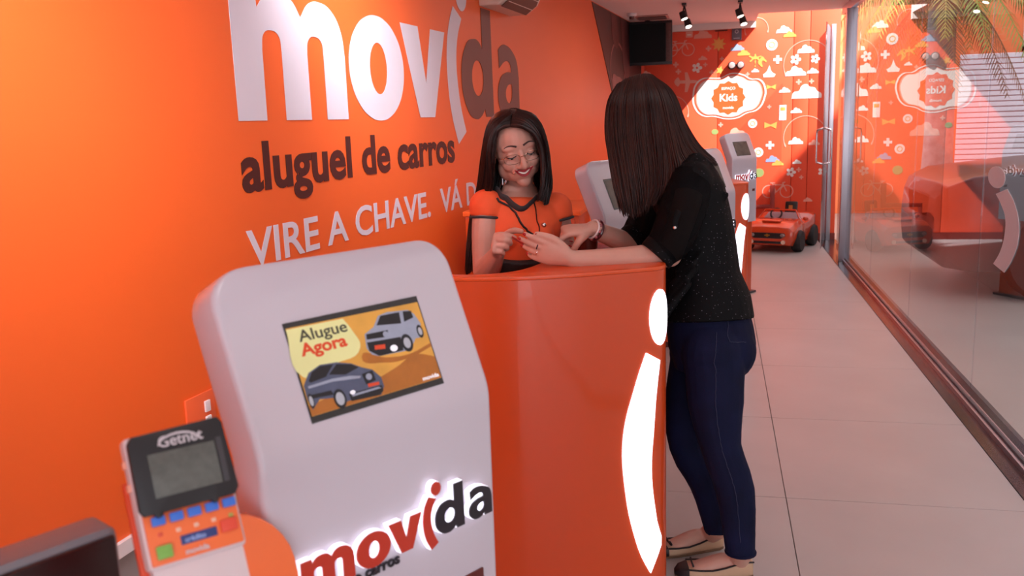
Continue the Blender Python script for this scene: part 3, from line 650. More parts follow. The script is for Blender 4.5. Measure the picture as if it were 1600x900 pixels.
o = link('logo', text_mesh('logo', 'Getnet', .0165, .00025, .0003, 'CENTER'), mat('logo_silver', 'C8BEC4', 0.4), None); set_xf(o, tp(.53, .125, .0098), TW, TU); o.parent = term; o.matrix_parent_inverse = parent_matrix(term).inverted()
o = obj('logo', MB().prism([(.31 * .101 + .04 * math.cos(a) * .55 + .02, .0 + .011 * math.sin(a)) for a in [PI * k / 10 for k in range(11)]] + [(.31 * .101 + .036 * math.cos(a) * .55 + .02, .0085 * math.sin(a)) for a in [PI * k / 10 for k in range(10, -1, -1)]], TN * .0006, tp(.0, .11, .0095), TW, TU), MATS['logo_silver'], term, world=True)
for k in range(5): tbox('blue_key', .09 + .185 * k, .23 + .185 * k, .615, .685, 0, .005, TBLUE, .0015)
for k in range(5): tbox('key_print', .13 + .185 * k, .18 + .185 * k, .735, .765, 0, .0016, mat('key_print', 'E8B8A0', 0.5) if k not in (0, 4) else mat('key_print_red', 'D8503A', 0.5) if k == 0 else mat('key_print_green', 'A0A050', 0.5), .0005)
tbox('green_key', .08, .24, .83, .93, 0, .005, mat('key_green', '7CB050', 0.4), .002); tbox('red_key', .76, .94, .77, .865, 0, .005, mat('key_red', 'E04A34', 0.4), .002)
tbox('label', .34, .72, .80, .87, 0, .0018, mat('label_blue', '2C3C78', 0.4), .0005)
for s_, u, v, sz, m in (('movida', .36, .945, .0085, TWHITE), ('crédito', .38, .855, .0075, mat('label_pale', '8FA6E0', 0.4))):
    o = link('print', text_mesh('print', s_, sz, .0002, .0002), m, None); set_xf(o, tp(u, v, .002), TW, TU); o.parent = term; o.matrix_parent_inverse = parent_matrix(term).inverted()
for v in (.18, .36): obj('side_button', MB().obox(tp(-.02, v, -.016), TW * .002, TU * .004, TN * .004), mat('terminal_pink', 'F0A088', 0.4), term, .001, world=True)
stp = tp(.5, .8, -.03)
obj('pole', MB().tube([(stp.x, stp.y, .75), (stp.x, stp.y, stp.z - .012), stp], .013, 12), TWHITE, term, world=True)
obj('foot', MB().lathe([(.0, .742), (.055, .742), (.055, .750), (.02, .757), (.0, .757)], (stp.x, stp.y, 0)), TWHITE, term, world=True)

for q in (desk, mon, pan, term):   # true size: everything on the desk is four fifths of what it was drawn at
    q.location = V((q.location.x * .8, q.location.y * .8, 1.5 - (1.5 - q.location.z) * .8)); q.scale = (.8, .8, .8)
# ---------------------------------------------------------------- on and behind the counter
def flat_card(name, label, cat, c, rz, sx, sy, m, z=1.0608, group=None):
    o = obj(name, MB().box(-sx / 2, sx / 2, -sy / 2, sy / 2, 0, .0012), m); o.location = (c[0], c[1], z); o.rotation_euler = (0, 0, rz); return tag(o, label, cat, group)
FLY = mat('flyer_print', 'B8484A', 0.35, var=0.5, scale=40); FLY2 = mat('flyer_pale', 'D8A0A8', 0.35, var=0.4, scale=50)
for i, (x, y, rz, m, lb) in enumerate(((-.39, 3.10, .2, FLY, 'red printed flyer on the counter beyond the forearm, left of the pale one'), (-.31, 3.13, -.3, FLY2, 'pale pink flyer on the counter by the elbow'), (-.355, 3.03, .7, FLY, 'red printed flyer on the counter, nearest the forearm'))):
    flat_card('flyer', lb, 'flyer', (x, y), rz, .10, .075, m, 1.0605 + .0016 * i, 'flyers on the counter')
cup = thing('brochure_cup', 'dark red-brown brochure cup standing behind the pointing hand', 'cup', (-.43, 3.02, 1.06))
obj('cup_body', MB().lathe([(.0, 0), (.034, 0), (.040, .075), (.037, .075), (.032, .006), (0, .006)], (0, 0, 0), n=20), mat('cup_brown', '5E1C12', 0.4), cup)
cab = thing('drawer_cabinet', 'orange drawer cabinet with chrome knob standing against the orange wall', 'cabinet', (-.98, 4.75, 0))
obj('carcass', MB().box(-.30, .30, -.25, .35, 0, 1.02), ORANGE_GLOSS, cab, .004); obj('top', MB().box(-.31, .31, -.26, .36, 1.02, 1.045), ORANGE, cab, .003)
for z in (.16, .45, .74):
    d = obj('drawer', MB().box(-.28, .28, -.268, -.25, z, z + .26), ORANGE_GLOSS, cab, .003); obj('knob', MB().tube([(.2, -.268, z + .16), (.2, -.30, z + .16)], .012, 10), CHROME, d)

# ---------------------------------------------------------------- things on the ceiling and the walls
# split-type air conditioner
ac = thing('air_conditioner', 'white split air conditioner high on the orange wall', 'air conditioner', wl(-4.0, 2.16))
def acp(s, z, d): return wl(s, z, d)
prof = [(0, 2.42), (.20, 2.42), (.225, 2.38), (.225, 2.24), (.19, 2.17), (.12, 2.12), (0, 2.12)]
obj('shell', MB().prism(prof, WD * .60, wl(-4.30, .04), WN, UZ), mat('ac_cream', 'DCCBBE', 0.4, var=0.02), ac, .012, 3, world=True)
obj('outlet', MB().prism([(.228, 2.235), (.195, 2.163), (.125, 2.113), (.12, 2.118), (.19, 2.17), (.222, 2.24)], WD * .50, wl(-4.25, .04), WN, UZ), mat('ac_dark', '6A4436', 0.6), ac, world=True)
for q in (.25, .5, .75):
    a, b = V((.215, 0, 2.215)), V((.135, 0, 2.118)); p = a.lerp(b, q)
    obj('louvre', MB().prism([(p.x - .012, p.z + .012), (p.x + .014, p.z - .004), (p.x + .016, p.z - .001), (p.x - .010, p.z + .016)], WD * .49, wl(-4.245, .04), WN, UZ), mat('ac_cream', ''), ac, world=True)
# television hanging from the ceiling
tv = thing('hanging_television', 'black television hanging from the ceiling in the far left corner', 'television', (-.76, 10.3, 2.06))
obj('casing', MB().box(-.26, .27, -.02, .05, .0, .47), BLACK, tv, .008)
obj('screen', MB().box(-.24, .20, -.026, -.018, .03, .44), mat('tv_screen_black', '060507', 0.55, spec=.2, var=0), tv)
obj('side_speaker', MB().box(.205, .262, -.03, -.018, .03, .44), mat('speaker_brown', '5A3A36', 0.5, var=0.3, scale=40), tv, .004)
obj('bracket', MB().tube([(0, .03, .46), (0, .03, .475)], .03, 12), BLACK, tv)
# ceiling spotlights
def spot_pair(x, y, label):
    t = thing('ceiling_spotlight', label, 'spotlight', (x, y, 2.54), 0, 'black ceiling spotlights')
    obj('ceiling_base', MB().box(-.022, .022, -.09, .05, -.02, 0), BLACK, t, .004)
    for k, (dx, dy, dz) in enumerate(((-.008, -.05, -.11), (.03, .10, -.17))):
        obj('stem', MB().tube([(0, dy * .4, -.015), (dx, dy, dz + .035)], .007, 8), BLACK, t)
        c = V((dx, dy, dz)); ax = V((.25, -.35, -1)).normalized() if k else V((.35, -.15, -1)).normalized()
        h = obj('lamp_head', MB().tube([c - ax * .035, c + ax * .035], [.030, .036], 16, round_caps=False), BLACK, t)
        obj('bulb', MB().tube([c + ax * .033, c + ax * .039], .029, 14, round_caps=False), mat('bulb_glow', 'FFF2E2', 0.3, emit=9, var=0), h)
spot_pair(-.315, 9.0, 'black twin ceiling spotlight nearer the hanging television')
spot_pair(.20, 9.05, 'black twin ceiling spotlight over the far kiosks, nearer the glass wall')
for x, y, e in ((-.3, 8.98, 14), (.22, 9.05, 14)):
    lamp('spotlight_beam', 'SPOT', (x, y, 2.36), (x + .25, y + .6, 0), e, (1, .9, .78), spot_size=1.4, spot_blend=.6, shadow_soft_size=.03)
vent = thing('ceiling_vent', 'square ceiling vent above the hanging television', 'vent', (-.68, 9.95, 2.54))
obj('vent_frame', MB().box(-.17, .17, -.17, .17, -.012, 0), mat('vent_rose', 'B88A82', 0.6), vent, .003)
for k in range(5): obj('vent_slat', MB().obox((0, -.11 + .055 * k, -.016), (.145, 0, 0), (0, .018, .006), (0, -.001, .003)), mat('vent_dark', '7A544E', 0.6), vent)
det = thing('smoke_detector', 'small round smoke detector on the ceiling beside the mural', 'smoke detector', (-.86, 9.55, 2.54))
obj('detector_base', MB().lathe([(0, 0), (.05, 0), (.05, -.02), (.04, -.03), (0, -.03)], n=20), WHITE_MATT, det); obj('sensor', MB().lathe([(0, -.03), (.03, -.03), (.026, -.055), (0, -.06)], n=16), mat('sensor_red', '5A2018', 0.4), det)
# emergency light, exit sign
em = thing('emergency_light', 'twin round emergency light on the back wall over the cloud print', 'emergency light', ((0.207, 2.057)[0], 11.095, (0.207, 2.057)[1]))
for k in (-1, 1):
    h = obj('lamp_head', MB().lathe([(0, 0), (.042, 0), (.048, -.03), (.040, -.045), (0, -.045)], (k * .05, 0, 0), 'y2' if False else 'y', 18), mat('lamp_rim', '2A2426', 0.4), em)
    obj('lens', MB().lathe([(0, -.045), (.036, -.046), (.03, -.055), (0, -.058)], (k * .05, 0, 0), 'y', 16), mat('lens_pale', 'A89894', 0.2), h)
obj('bridge', MB().box(-.05, .05, -.03, 0, -.012, .012), mat('lamp_rim', ''), em, .003)
sg = thing('notice_plate', 'small dark grey notice plate high on the back wall under the ceiling', 'sign', ((0.210, 2.419)[0], 11.095, (0.210, 2.419)[1]))
obj('plate', MB().box(-.055, .055, -.012, 0, -.075, .075), mat('plate_grey', '5A5662', 0.4), sg, .003)
o = link('pictogram', shape2d('pictogram', [circ(.022, 12, 0, .018), circ(.013, 12, 0, .018)], .0006), mat('plate_pale', 'A8A2AE', 0.4), sg); set_xf(o, (0, -.0128, 0), (1, 0, 0), (0, 0, 1))
o = obj('pictogram', MB().box(-.035, .035, -.0132, -.012, -.062, -.052), mat('plate_pale', ''), sg)
vs = thing('wall_louvre', 'narrow dark slot at the top of the back wall left of the notice plate', 'vent', ((0.035, 2.457)[0], 11.095, (0.035, 2.457)[1]))
obj('slot', MB().box(-.07, .07, -.006, 0, -.006, .006), mat('slot_brown', '5A2418', 0.6), vs)
# red stand beside the toy car
st = thing('red_stand', 'dark red post and rail stand behind the toy car', 'stand', (.64, 11.03, 0)); RS = mat('stand_red', '8E2414', 0.45)
obj('post', MB().box(-.026, .026, -.02, .02, 0, .66), RS, st, .004); obj('rail', MB().box(-.42, .0, -.016, .016, .385, .43), RS, st, .004); obj('post', MB().box(-.42, -.38, -.016, .016, 0, .385), RS, st, .004)
# frosted decal on the glass
dec = thing('glass_decal', 'frosted white dot and curved stroke stuck on the glass wall', 'decal', (1.2535, 4.0, .97))
FR = mat('frosted_film', 'E4DCE2', 0.6, var=0.02, alpha=0.78)
def on_glass(name, pts):
    o = link(name, shape2d(name, [pts], .0008), FR, None); set_xf(o, (1.2535, 0, 0), (0, 1, 0), (0, 0, 1)); o.parent = dec; o.matrix_parent_inverse = parent_matrix(dec).inverted()
_c = (4.534, 1.174); _a = (4.664, 1.165); _b = (4.545, 1.223)
on_glass('decal_dot', ellipse(_c[0], _c[1], abs(_a[0] - _c[0]), abs(_b[1] - _c[1]), 16))
on_glass('decal_stroke', [(*(4.527, 1.098), 1), (*(4.364, 1.134), 1), (4.244, 1.075), (4.177, 1.005), (4.169, 0.930), (4.228, 0.843), (*(4.329, 0.764), 1), (*(4.496, 0.777), 1), (4.396, 0.858), (4.357, 0.936), (4.361, 0.998), (4.430, 1.054)])

# ---------------------------------------------------------------- ride-on toy car
def carbody(secs, n=9):
    """secs: (y, half width at sill, half width at shoulder, half width at deck, z sill, z shoulder, z deck)"""
    rings = []
    for y, w0, w1, w2, z0, z1, z2 in secs:
        h = [(w0, z0), (w1, z0 + (z1 - z0) * .45), (w1, z1), (w2, z2 - .01 * 0), (w2 * .5, z2 + (z2 - z1) * .10)]
        rings.append([V((x, y, z)) for x, z in h] + [V((-x, y, z)) for x, z in reversed(h)])
    return MB().loft(rings)
def wheel(parent, x, y, r, wd, tyre, rim, spokes=5, name='wheel'):
    sg_ = 1 if x > 0 else -1
    t = obj(name, MB().lathe([(r * .62, -wd / 2), (r * .9, -wd / 2), (r, -wd * .3), (r, wd * .3), (r * .9, wd / 2), (r * .62, wd / 2)], (x, y, r), 'x', 28), tyre, parent)
    mb = MB().lathe([(r * .63, -wd * .35), (r * .63, wd * .46), (r * .56, wd * .46), (r * .54, wd * .1), (0, wd * .1), (0, -wd * .2), (r * .5, -wd * .3)], (x, y, r), 'x', 24)
    if sg_ < 0: mb.v = [(2 * x - a, b, c) for a, b, c in mb.v]
    obj('rim', mb, rim, t)
    for k in range(spokes):
        a = 2 * PI * k / spokes; d = V((0, math.cos(a), math.sin(a))); e = V((0, -d.z, d.y))
        obj('spoke', MB().obox(V((x + sg_ * wd * .32, y, r)) + d * r * .32, d * r * .30, e * r * .09, V((wd * .10, 0, 0))), rim, t, r * .02)
    return t
toy = thing('toy_car', 'orange ride-on toy car parked beside the far kiosk, facing the aisle', 'toy car', (.70, 10.48, 0), math.radians(-20))
TC = mat('toy_orange', 'C8401A', 0.25, coat=0.7, var=0.03); TD = mat('toy_black', '1A1214', 0.45, var=0.1); RIM = mat('toy_rim', 'C6C0C2', 0.25, metal=0.6); TYR = mat('toy_tyre', '1C1618', 0.7)
obj('body', carbody([(-.47, .20, .235, .19, .10, .20, .235), (-.455, .235, .27, .23, .085, .235, .275), (-.40, .25, .285, .25, .075, .255, .30), (-.30, .255, .295, .255, .07, .275, .325), (-.12, .25, .285, .25, .07, .29, .34), (-.06, .25, .28, .245, .07, .29, .335), (-.05, .25, .28, .235, .07, .285, .30), (.05, .25, .275, .235, .07, .28, .29), (.18, .25, .285, .24, .07, .30, .31), (.24, .25, .30, .25, .07, .345, .37), (.36, .25, .295, .25, .08, .35, .375), (.45, .22, .27, .22, .12, .33, .35), (.47, .2, .24, .2, .14, .30, .32)]), TC, toy, .012, 2, angle=30)
obj('grille', MB().prism([(-.185, .222), (-.195, .195), (-.15, .162), (.15, .162), (.195, .195), (.185, .222)], (0, -.014, 0), (0, -.466, 0), (1, 0, 0), UZ), TD, toy, .004)
obj('lower_grille', MB().prism([(-.15, .13), (-.15, .105), (.15, .105), (.15, .13)], (0, -.012, 0), (0, -.466, 0), (1, 0, 0), UZ), TD, toy, .003)
obj('emblem', MB().prism([(-.03, .20), (-.028, .188), (-.01, .188), (-.008, .180), (.012, .180), (.010, .190), (.03, .192), (.028, .203), (.010, .203), (.008, .211), (-.012, .211), (-.010, .201)], (0, -.006, 0), (0, -.480, 0), (1, 0, 0), UZ), mat('emblem_gold', 'B8863A', 0.3, metal=0.8), toy)
for s_ in (-1, 1):
    obj('headlight', MB().ell((s_ * .165, -.478, .196), (.028, .012, .020)), mat('lamp_clear', '8A7A78', 0.15, coat=0.5), toy)
    obj('fog_lamp', MB().lathe([(.013, -.01), (.022, -.01), (.022, 0.006), (.013, .006)], (s_ * .172, -.474, .122), 'y', 16), mat('fog_ring', 'E8C8B0', 0.3), toy)
    obj('mirror', MB().ell((s_ * .305, -.10, .345), (.030, .02, .022)), TC, toy)
obj('hood_scoop', MB().obox((0, -.28, .338), (.10, 0, 0), (0, .07, .006), (0, 0, .010)), TC, toy, .006)
obj('windscreen', MB().prism([(-.22, .335), (.22, .335), (.165, .425), (-.165, .425)], (0, .008, .004), (0, -.085, 0), (1, 0, 0), V((0, .45, .9))), mat('toy_screen', 'B8A0A8', 0.08, coat=0.6, alpha=0.75), toy, world=False)
obj('windscreen_frame', MB().tube([(-.235, -.07, .33), (-.17, .0, .425), (.17, .0, .425), (.235, -.07, .33)], .010, 8), TC, toy)
obj('seat', MB().box(-.19, .19, .10, .22, .22, .30), TD, toy, .02); obj('seat_back', MB().obox((.06, .21, .40), (.07, 0, 0), (0, .02, .0), (0, .02, .10)), TD, toy, .02)
obj('seat_emblem', MB().obox((.06, .187, .43), (.022, 0, 0), (0, .002, 0), (0, .006, .028)), mat('emblem_orange', 'C87A3A', 0.4), toy)
obj('steering_wheel', MB().tube([V((-.06 + .062 * math.cos(2 * PI * k / 16), .045 + .02 * math.sin(2 * PI * k / 16), .375 + .055 * math.sin(2 * PI * k / 16))) for k in range(17)], .010, 8), TD, toy)
for s_ in (-1, 1):
    wheel(toy, s_ * .275, -.27, .118, .10, TYR, RIM, 5); wheel(toy, s_ * .275, .28, .120, .10, TYR, RIM, 5)

# ---------------------------------------------------------------- courtyard beyond the glass
struct('courtyard_paving', MB().box(1.37, 9, -4, 16, -.08, -.002), mat('courtyard_concrete', 'A0948C', 0.35, var=0.1, scale=1.5))
OUT_OR = mat('facade_orange', 'FF8A55', 0.7, var=0.03); SLAT = mat('white_cladding', 'F6F2FC', 0.5, var=0.02)
fac = struct('wall_courtyard', MB().box(1.37, 9, 14.0, 14.3, 0, 6), OUT_OR)
shut = thing('roller_shutter', 'white horizontal slatted shutter beyond the glass, under the orange facade', 'shutter', (4.95, 13.98, 0))
for k in range(30): obj('slat', MB().prism([(0, .005), (-.022, .012), (-.022, .060), (0, .070)], (3.6, 0, 0), (-1.65, 0, .02 + k * .073), (0, 1, 0), UZ), SLAT, shut)
win = struct('window_2', MB().box(4.09, 4.16, 13.9, 14.0, 2.22, 4.4).box(4.09, 5.8, 13.9, 14.0, 4.34, 4.4).box(4.09, 5.8, 13.9, 14.0, 2.22, 2.29), WHITE_MATT)
struct('pane', MB().box(4.16, 5.8, 13.94, 13.95, 2.29, 4.34), mat('dark_pane', '2A3A6A', 0.1, coat=0.5), win)
struct('sun_blocker_wall', MB().box(8.9, 9.4, -9, 5.3, 0, 14).box(8.9, 9.4, 5.3, 30, 0, 10.5), mat('sun_blocker_pale', 'C8B8AE', 0.8))  # unseen blocker, added and sized so the sun reaches only the back wall
# parked car
car = thing('parked_car', 'dark maroon car parked outside beyond the glass wall, seen side-on', 'car', (3.78, 8.35, 0), math.radians(-90))
CP = mat('car_maroon', '220A0C', 0.4, coat=0.15, var=0.03); CG = mat('car_window', '141218', 0.06, coat=0.5, var=0)
obj('body', carbody([(-2.08, .60, .70, .62, .30, .62, .78), (-2.02, .72, .82, .74, .24, .70, .88), (-1.85, .80, .88, .80, .22, .78, .96), (-1.3, .84, .90, .80, .22, .88, 1.02), (-.85, .84, .90, .78, .22, .92, 1.06), (.2, .84, .90, .80, .22, .94, 1.04), (1.4, .84, .90, .80, .22, .96, 1.06), (1.95, .78, .84, .74, .28, .94, 1.02), (2.05, .70, .76, .68, .34, .86, .94)]), CP, car, .03, 2, angle=25)
obj('cabin', MB().loft([[V((x * w_, y, z)) for x, z in ((1, 1.02), (.86, zt - .06), (.74, zt), (-.74, zt), (-.86, zt - .06), (-1, 1.02))] for y, w_, zt in ((-.92, .72, 1.12), (-.30, .76, 1.50), (.2, .78, 1.55), (1.2, .77, 1.54), (1.8, .70, 1.14))]), CP, car, .02, angle=25)
obj('windscreen', MB().add([(-.60, -.885, 1.115), (.60, -.885, 1.115), (.53, -.335, 1.475), (-.53, -.335, 1.475)], [(0, 1, 2, 3)]).add([(-.60, -.87, 1.105), (.60, -.87, 1.105), (.53, -.32, 1.465), (-.53, -.32, 1.465)], [(3, 2, 1, 0)]), CG, car, smooth=False)
for s_ in (-1, 1):
    for y0, y1, zt0, zt1 in ((-.55, .15, 1.28, 1.44), (.25, 1.05, 1.44, 1.44), (1.15, 1.6, 1.42, 1.22)):
        obj('side_window', MB().prism([(y0, 1.08), (y1, 1.08), (y1, zt1), (y0, zt0)], (s_ * .012, 0, 0), (s_ * .755 - s_ * .02, 0, 0), (0, 1, 0), V((-s_ * .28, 0, 1))), CG, car, world=False)
    obj('headlight', MB().ell((s_ * .60, -1.98, .74), (.17, .08, .075)), mat('headlight_glass', 'C8B8B0', 0.08, coat=1.0, var=0.6, scale=30), car)
    obj('door_mirror', MB().ell((s_ * .98, -.55, 1.10), (.10, .07, .075)), CP, car)
    obj('door_seam', MB().box(s_ * .900 - .004, s_ * .900 + .004, -.30, -.29, .40, 1.0), BLACK, car)
    for y in (-1.30, 1.28): wheel(car, s_ * .83, y, .33, .20, TYR, RIM, 10)
obj('grille', MB().prism([(-.42, .80), (-.36, .60), (.36, .60), (.42, .80)], (0, -.03, 0), (0, -2.05, 0), (1, 0, 0), UZ), BLACK, car, .01)
obj('bumper_strip', MB().tube([(-.84, -1.80, .42), (-.62, -2.06, .42), (.62, -2.06, .42), (.84, -1.80, .42)], .018, 8), CHROME, car)
obj('roof_strip', MB().tube([(-.58, -.25, 1.545), (-.60, .5, 1.575), (-.57, 1.2, 1.555)], .014, 8), CHROME, car)
# palm
palm = thing('palm_tree', 'tall palm with grey trunk and drooping fronds beyond the glass', 'palm', (2.72, 12.45, 0))
obj('trunk', MB().tube([(0, 0, 0), (.02, 0, 1.2), (-.01, 0, 2.4), (.0, 0, 3.3)], [.21, .175, .17, .15], 14, smooth=4), mat('palm_bark', '9A8F88', 0.8, var=0.25, scale=12, bump=0.3, bscale=18, aniso=(1, 1, 6)), palm)
FROND = [mat('frond_green', '7F9038', 0.5, var=0.25, scale=8), mat('frond_yellow', 'A89A4A', 0.5, var=0.25, scale=8), mat('frond_dry', '8A6A48', 0.6, var=0.25, scale=8)]
def frond(az, el, ln, droop, m, z0=3.1):
    pts = []; d = V((math.cos(az), math.sin(az), 0)); n = 22
    for k in range(n + 1):
        q = k / n; pts.append(V((0, 0, z0)) + d * ln * q * math.cos(el * (1 - q)) + UZ * (ln * (math.sin(el) * q - droop * q * q)))
    f = obj('frond', MB().tube(pts, [.016 * (1 - .85 * k / n) for k in range(n + 1)], 5), m, palm)
    mb = MB(); side = d.cross(UZ)
    for k in range(2, n):
        for s_ in (-1, 1):
            for h in (0, .5):
                p = pts[k].lerp(pts[min(n, k + 1)], h); t = (pts[min(n, k + 1)] - pts[k - 1]).normalized(); L = .34 * math.sin(PI * (.12 + .83 * k / n)) * rnd.uniform(.8, 1.1)
                e = (side * s_ * .8 + t * .55 - UZ * rnd.uniform(.25, .6)).normalized(); b = t * .009
                mb.add([p - b, p + b, p + e * L * .6 + b * 1.2 - UZ * .01, p + e * L - UZ * .06 * L / .3, p + e * L * .6 - b * 1.2 - UZ * .012], [(0, 1, 2, 3, 4)])
    lf = obj('leaflets', mb, m, f, smooth=False); lf['kind'] = 'stuff'
for k in range(17):
    frond(2 * PI * k / 17 + rnd.uniform(-.15, .15), rnd.uniform(.1, .9), rnd.uniform(1.2, 1.5), rnd.uniform(.85, 1.4), FROND[0 if k % 3 else 1])
for k in range(6):
    frond(2 * PI * k / 6 + .5, -.2, rnd.uniform(.8, 1.1), rnd.uniform(1.0, 1.3), FROND[2], 2.95)

# ---------------------------------------------------------------- people
def skin_mat(name, hexc):
    return mat(name, hexc, 0.48, var=0.04, scale=25, bump=0.02, bscale=350, sub=0.06)
SKIN_A = skin_mat('skin_fair', 'CC9C8C'); SKIN_B = skin_mat('skin_tan', 'C49182')
def hair_mat(name, hexc, rough=0.38):
    return mat(name, hexc, rough, var=0.35, scale=30, bump=0.06, bscale=60, spec=0.32, aniso=(6, 6, .6))
HAIR_A = [hair_mat('hair_dark_brown', '2A1412'), hair_mat('hair_brown', '351A14'), hair_mat('hair_chestnut', '4A281E')]
HAIR_B = [hair_mat('hair_black', '150A0B', .3), hair_mat('hair_black_brown', '24100F', .35), hair_mat('hair_soft_brown', '361A16')]
NAIL = mat('nail_red', 'B8202A', 0.2, coat=0.6, var=0); LIPS = mat('lip_red', '9C1F2C', 0.3, var=0.05, scale=60); LIPS_N = mat('lip_rose', 'B0605A', 0.4)
TEETH = mat('teeth', 'EFE6E0', 0.25, var=0); BROW = mat('brow_dark', '3A2020', 0.7); LASH = mat('lash', '140C0E', 0.5); EYE = mat('eye_white', 'E8E0DC', 0.2, var=0); IRIS = mat('iris_dark', '2A1610', 0.15, coat=1.0, var=0)
def frame(o, f, u):
    f = V(f).normalized(); u = V(u); u = (u - f * u.dot(f)).normalized(); r = f.cross(u)
    return M4(((r.x, f.x, u.x, o[0]), (r.y, f.y, u.y, o[1]), (r.z, f.z, u.z, o[2]), (0, 0, 0, 1)))
def head(mb, M, smile=False):
    h = MB(); E = h.ell
    E((0, -.014, .034), (.0735, .092, .086)); E((0, .026, -.002), (.066, .062, .086)); E((0, .012, .03), (.071, .078, .075)); E((0, .040, -.055), (.056, .048, .052))
    for s in (-1, 1):
        E((s * .042, .018, -.060), (.025, .040, .036)); E((s * .036, .064, -.034), (.025, .024, .022) if smile else (.023, .020, .024))
        E((s * .026, .066, .020), (.030, .020, .014)); E((s * .031, .0725, -.003), (.0165, .0150, .0125))
        E((s * .0115, .094, -.0405), (.0085, .011, .0080)); E((s * .073, -.006, -.012), (.009, .020, .031)); E((s * .078, -.012, .004), (.007, .014, .014))
        h.tube([(s * .018, .089, -.036), (s * .032, .082, -.058)], [.006, .006], 10)
    E((0, .062, -.098), (.024, .022, .020)); E((0, .070, -.064), (.032, .020, .024))
    h.tube([(0, .080, .012), (0, .091, -.010), (0, .103, -.030), (0, .105, -.038)], [.0085, .0085, .0105, .0115], 12)
    h.xf(M); mb.add(h.v, h.f)
def face_parts(body, M, parent, smile, lips):
    """lips, brows, lids and lashes laid on the finished skin"""
    me = body.data; Mi = M.inverted() @ parent_matrix(parent)
    tree = BVHTree.FromPolygons([Mi @ v.co for v in me.vertices], [tuple(p.vertices) for p in me.polygons])
    def on(x, z, d=0.0):
        hit = tree.ray_cast(V((x, .25, z)), V((0, -1, 0)))
        y = hit[0].y if hit[0] is not None else .09
        return M @ V((x, y + d, z))
    side = M.to_3x3() @ V((1, 0, 0))
    for s in (-1, 1):
        pts = [on(s * (.012 + .036 * q), .026 + .0065 * math.sin(PI * q * .8) - .004 * q * q, .0005) for q in [k / 8 for k in range(9)]]
        obj('eyebrow', MB().tube(pts, [(.0036 - .0024 * k / 8, .0018) for k in range(9)], 8), BROW, parent, world=True)
        lz = -.0075
        pts = [on(s * (.031 + .0145 * q), lz + .0045 * (q * q) - .001, .0008) for q in [-1 + k / 5 for k in range(11)]]
        obj('eyelashes', MB().tube(pts, [(.0022 * (1 - .35 * abs(k - 5) / 5), .0016) for k in range(11)], 8), LASH, parent, world=True)
        e = obj('eye', MB().tube([on(s * (.031 + .010 * q), lz - .0035 + .0035 * q * q, .0) for q in [-1 + k / 4 for k in range(9)]], [(.0026 * (1 - .55 * abs(k - 4) / 4), .0014) for k in range(9)], 8), EYE, parent, world=True)
        obj('iris', MB().tube([on(s * .031 - .0035, lz - .003, .0009), on(s * .031 + .0035, lz - .003, .0009)], (.0034, .0012) if False else [(.0030, .0012)] * 2, 8), IRIS, e, world=True)
    w = .029 if smile else .023; up = .011 if smile else .002; z0 = -.060
    top = [on(w * q, z0 + up * q * q + .0042 * (1 - q * q) - .0022 * math.exp(-(q / .16) ** 2), .0005) for q in [-1 + k / 8 for k in range(17)]]
    bot = [on(w * q * .93, z0 + up * q * q * .92 - (.0125 if smile else .007) * (1 - q * q), .0012) for q in [-1 + k / 8 for k in range(17)]]
    obj('upper_lip', MB().tube(top, [(.0042 * (1 - .62 * abs(k - 8) / 8), .003) for k in range(17)], 10), lips, parent, world=True)
    obj('lower_lip', MB().tube(bot, [(.0052 * (1 - .62 * abs(k - 8) / 8), .0034) for k in range(17)], 10), lips, parent, world=True)
    if smile:
        obj('teeth', MB().tube([on(w * q * .80, z0 + up * q * q - .0035 * (1 - q * q), -.0006) for q in [-1 + k / 6 for k in range(13)]], [(.0045 * (1 - .6 * abs(k - 6) / 6), .0016) for k in range(13)], 8), TEETH, parent, world=True)
    return on
def soften(me, Mh, its):
    """extra smoothing of the head only"""
    Mi = Mh.inverted(); nb = {}
    sel = {v.index for v in me.vertices if (Mi @ v.co - V((0, 0, 0))).length < .135 and (Mi @ v.co).z > -.13}
    for e in me.edges:
        a, b = e.vertices
        if a in sel: nb.setdefault(a, []).append(b)
        if b in sel: nb.setdefault(b, []).append(a)
    co = [v.co.copy() for v in me.vertices]
    for k in range(its):
        f = .5 if k % 2 == 0 else -.42
        new = {i: co[i] + (sum((co[j] for j in n), V()) / len(n) - co[i]) * f for i, n in nb.items()}
        for i, c in new.items(): co[i] = c
    for i in sel: me.vertices[i].co = co[i]
def fingers(M, sx, curl, spread, thumb, lens=(.072, .080, .074, .058)):
    """finger joint chains in world space: index first, thumb last"""
    out = []
    for k in range(4):
        x = sx * (.0275 - .0185 * k); p = V((x, .088 - .004 * abs(k - 1), 0)); a = 0.0; pts = [V((x * .9, .055, 0)), p.copy()]
        sp = math.radians(spread[k])
        for j, fr in enumerate((.45, .30, .25)):
            a += math.radians(curl[k][j]); p = p + V((sx * math.sin(sp) * math.cos(a), math.cos(sp) * math.cos(a), -math.sin(a))) * lens[k] * fr; pts.append(p.copy())
        out.append([M @ q for q in pts])
    p = V((sx * .018, .022, -.006)); pts = [p.copy()]
    for d, l in zip(thumb, (.044, .034, .028)):
        p = p + V((sx * d[0], d[1], d[2])).normalized() * l; pts.append(p.copy())
    out.append([M @ q for q in pts])
    return out
